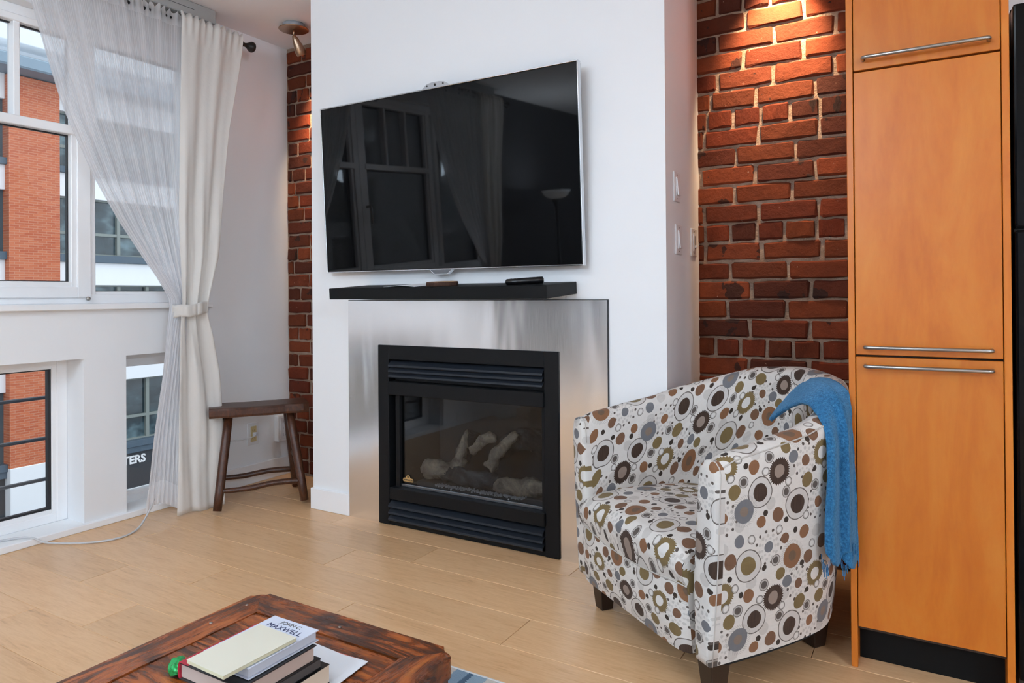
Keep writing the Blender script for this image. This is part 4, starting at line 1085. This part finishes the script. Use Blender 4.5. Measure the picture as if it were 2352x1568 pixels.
# seat cushion and front rail
def seat_prof(v):  # v 0..1 along the profile from front seam over the top to the rear
    tab = [(-.030, .300), (-.046, .330), (-.044, .360), (-.020, .384), (.03, .398), (.15, .405), (.30, .400), (.45, .388), (.56, .375)]
    x = v*(len(tab)-1); k = min(int(x), len(tab)-2); t = x-k
    return tab[k][0]+(tab[k+1][0]-tab[k][0])*t, tab[k][1]+(tab[k+1][1]-tab[k][1])*t
def seat_f(u, v):
    pv_, pz = seat_prof(v); s = 2*u-1
    wmax = .280 if pv_ < .35 else .280-.16*((pv_-.35)/.21)**1.5
    e = abs(s)**8; z = pz-.03*e*(1 if v > .3 else .5)
    if v < .12: z -= .030*(1-abs(s)**2)*(1-v/.12)
    return cw(s*wmax, pv_+.014*e, z)
def seat_uv(u, v):
    pv_, pz = seat_prof(v); return ((u-.5)*.568+.08, .2+(pv_+.02 if v > .35 else (pz-.384)*.9+.0))
grid('seat_cushion', seat_f, 30, 32, FAB, ch, seat_uv)
def front_f(u, v):
    s = 2*u-1; lo = cw(s*.280, -.022+.022*abs(s)**14, .110); hi = seat_f(u, 0)
    return lo.lerp(hi, v)-V_*(.010*math.sin(math.pi*v)*(1-abs(s)**6))
grid('front_rail', front_f, 30, 10, FAB, ch, lambda u, v: ((u-.5)*.578+.10, .05+v*.21))
for s in (-1, 1):
    grid('seat_side', lambda u, v, s=s: cw(s*.2790, interp([(.112, .0), (.285, -.016), (.315, -.032), (.345, -.030), (.372, -.002)], .112+v*.26)*(1-u)+.07*u, .112+v*.26), 3, 14, FAB, ch, lambda u, v: (u*.05+.3, v*.25))
tube('piping', [seat_f(i/30, 0)-V_*.001 for i in range(31)], .0019, PIPE, ch, 6)
bm = bmesh.new(); pl = [cw(p.x*.97, p.y*.97+.008, 0) for p in path[::3]]
lo = [bm.verts.new((p.x, p.y, .098)) for p in pl]; hi = [bm.verts.new((p.x, p.y, .118)) for p in pl]; bm.faces.new(lo); bm.faces.new(hi[::-1])
for i in range(len(pl)): bm.faces.new((lo[i], lo[(i+1) % len(pl)], hi[(i+1) % len(pl)], hi[i]))
bm_obj('base_board', bm, plain('black_dust_cover', (.01, .01, .01), .9), ch)
for u, v in ((-.262, .055), (.300, .050), (-.20, .50), (.20, .50)):
    bm = bmesh.new(); a, b = .030, .021
    lo = [bm.verts.new(cw(u+sx*b, v+sy*b, .0006)) for sx, sy in ((-1, -1), (1, -1), (1, 1), (-1, 1))]; hi = [bm.verts.new(cw(u+sx*a, v+sy*a, .0975)) for sx, sy in ((-1, -1), (1, -1), (1, 1), (-1, 1))]
    bm.faces.new(lo[::-1]); bm.faces.new(hi)
    for i in range(4): bm.faces.new((lo[i], lo[(i+1) % 4], hi[(i+1) % 4], hi[i]))
    bmesh.ops.bevel(bm, geom=list(bm.edges), offset=.002, segments=1, affect='EDGES'); bm_obj('leg', bm, LEGW, ch)

# ------------------------------------------------------------------ blue throw over the right arm
def throw():
    n = N('blue_wool_throw'); v = n.coord('Object', (1, 1, 1)); a = n.noise(v, 160, 4, .7); b = n.noise(v, 14, 3); f = n.noise(n.coord('Object', (300, 300, 60)), 1.5, 3)
    c = n.ramp(a, [(.3, '17405F'), (.5, '2C6892'), (.66, '4484B0'), (.8, '8AB4CE')]); c = n.mix(n.math('MULTIPLY', b, .5), c, lin('235C88'))
    n.base(c, .95, 0, .1); n.b.inputs['Sheen Weight'].default_value = .5; n.b.inputs['Sheen Tint'].default_value = (.4, .7, 1, 1); n.bump(f, .6, .006)
    t = thing('blue_throw', 'blue woven wool throw draped over the right arm of the armchair', 'throw blanket', (-.22, 2.10, .3))
    F = [(-.415, 2.215, .648), (-.357, 2.17, .697), (-.309, 2.12, .722), (-.277, 2.085, .712), (-.262, 2.063, .660), (-.260, 2.06, .536), (-.262, 2.06, .419), (-.259, 2.06, .346)]
    R = [(-.396, 2.33, .668), (-.331, 2.33, .760), (-.268, 2.275, .782), (-.207, 2.185, .766), (-.182, 2.142, .700), (-.173, 2.13, .555), (-.168, 2.12, .417), (-.166, 2.12, .312)]
    Fc, Rc = catmull(F, 8), catmull(R, 8); m = len(Fc)-1
    def sheet(off, lo_, hi_, sh, end):
        def f(u, v):
            i = v*m*end; k = min(int(i), m-1); tt = i-k
            a = Fc[k].lerp(Fc[k+1], tt); b = Rc[k].lerp(Rc[k+1], tt)
            uu = lo_+(hi_-lo_)*u; p = a.lerp(b, uu)
            hang = max(0, min(1, (v-.45)/.15))
            d = (b-a).normalized(); nn = Vector((d.y, -d.x, 0))           # towards the viewer
            p += nn*hang*(.016*math.sin(uu*9+.8+sh)+off*.028)
            arch = math.sin(math.pi*uu)*.012*(1-hang)
            p.z += arch+off*.010*(1-hang)
            p.z -= hang*(v-.5)*.05*math.sin(uu*7+sh*2)
            return p+noise.noise_vector(p*30)*.002
        return f
    grid('upper_layer', sheet(1, -.02, .62, 0, 1.0), 22, 60, n.m, t, None, True, .011)
    grid('under_layer', sheet(0, .25, 1.0, 1.4, 1.0), 22, 60, n.m, t, None, True, .011)
    bm = bmesh.new()
    for i in range(26):
        p = Vector((-.255+.085*i/25, 2.045+.05*i/25, .325-.03*math.sin(i*.5))); q = p+Vector((RND.uniform(-.003, .003), RND.uniform(-.003, .003), -RND.uniform(.012, .028)))
        tube_bm(bm, [p+Vector((0, 0, .015)), p, q], .0011, 4)
    fg = bm_obj('fringe', bm, n.m, t); fg['kind'] = 'stuff'
throw()

# ------------------------------------------------------------------ floor lamp at the end of the window (seen in the television)
lp = thing('floor_lamp', 'dark torchiere floor lamp reflected in the television screen', 'floor lamp', (-2.93, -.95, 0))
M = T(-2.93, -.95, 0)
lathe('base', [(.13, 0), (.13, .012), (.11, .02), (.03, .03)], M, ROD, lp, 32)
tube('pole', [(-2.93, -.95, .02), (-2.93, -.95, 1.50)], .013, ROD, lp)
lathe('socket_cone', [(.013, 1.48), (.016, 1.50), (.045, 1.565)], M, ROD, lp, 24)
lathe('shade', [(.04, 1.566), (.075, 1.575), (.11, 1.60), (.133, 1.64), (.136, 1.642), (.112, 1.606), (.075, 1.582), (.02, 1.574)], M, emis('opal_glass_bowl', (.80, .84, .88), .9), lp, 32)
l = bpy.data.lights.new('torchiere_lamp', 'AREA'); l.shape = 'DISK'; l.size = .14; l.energy = 22; l.color = (.80, .91, 1.0)
lo = bpy.data.objects.new('torchiere_lamp', l); COL.objects.link(lo); lo.location = (-2.93, -.95, 1.62); lo.rotation_euler = (math.pi, 0, 0); attach(lo, lp)
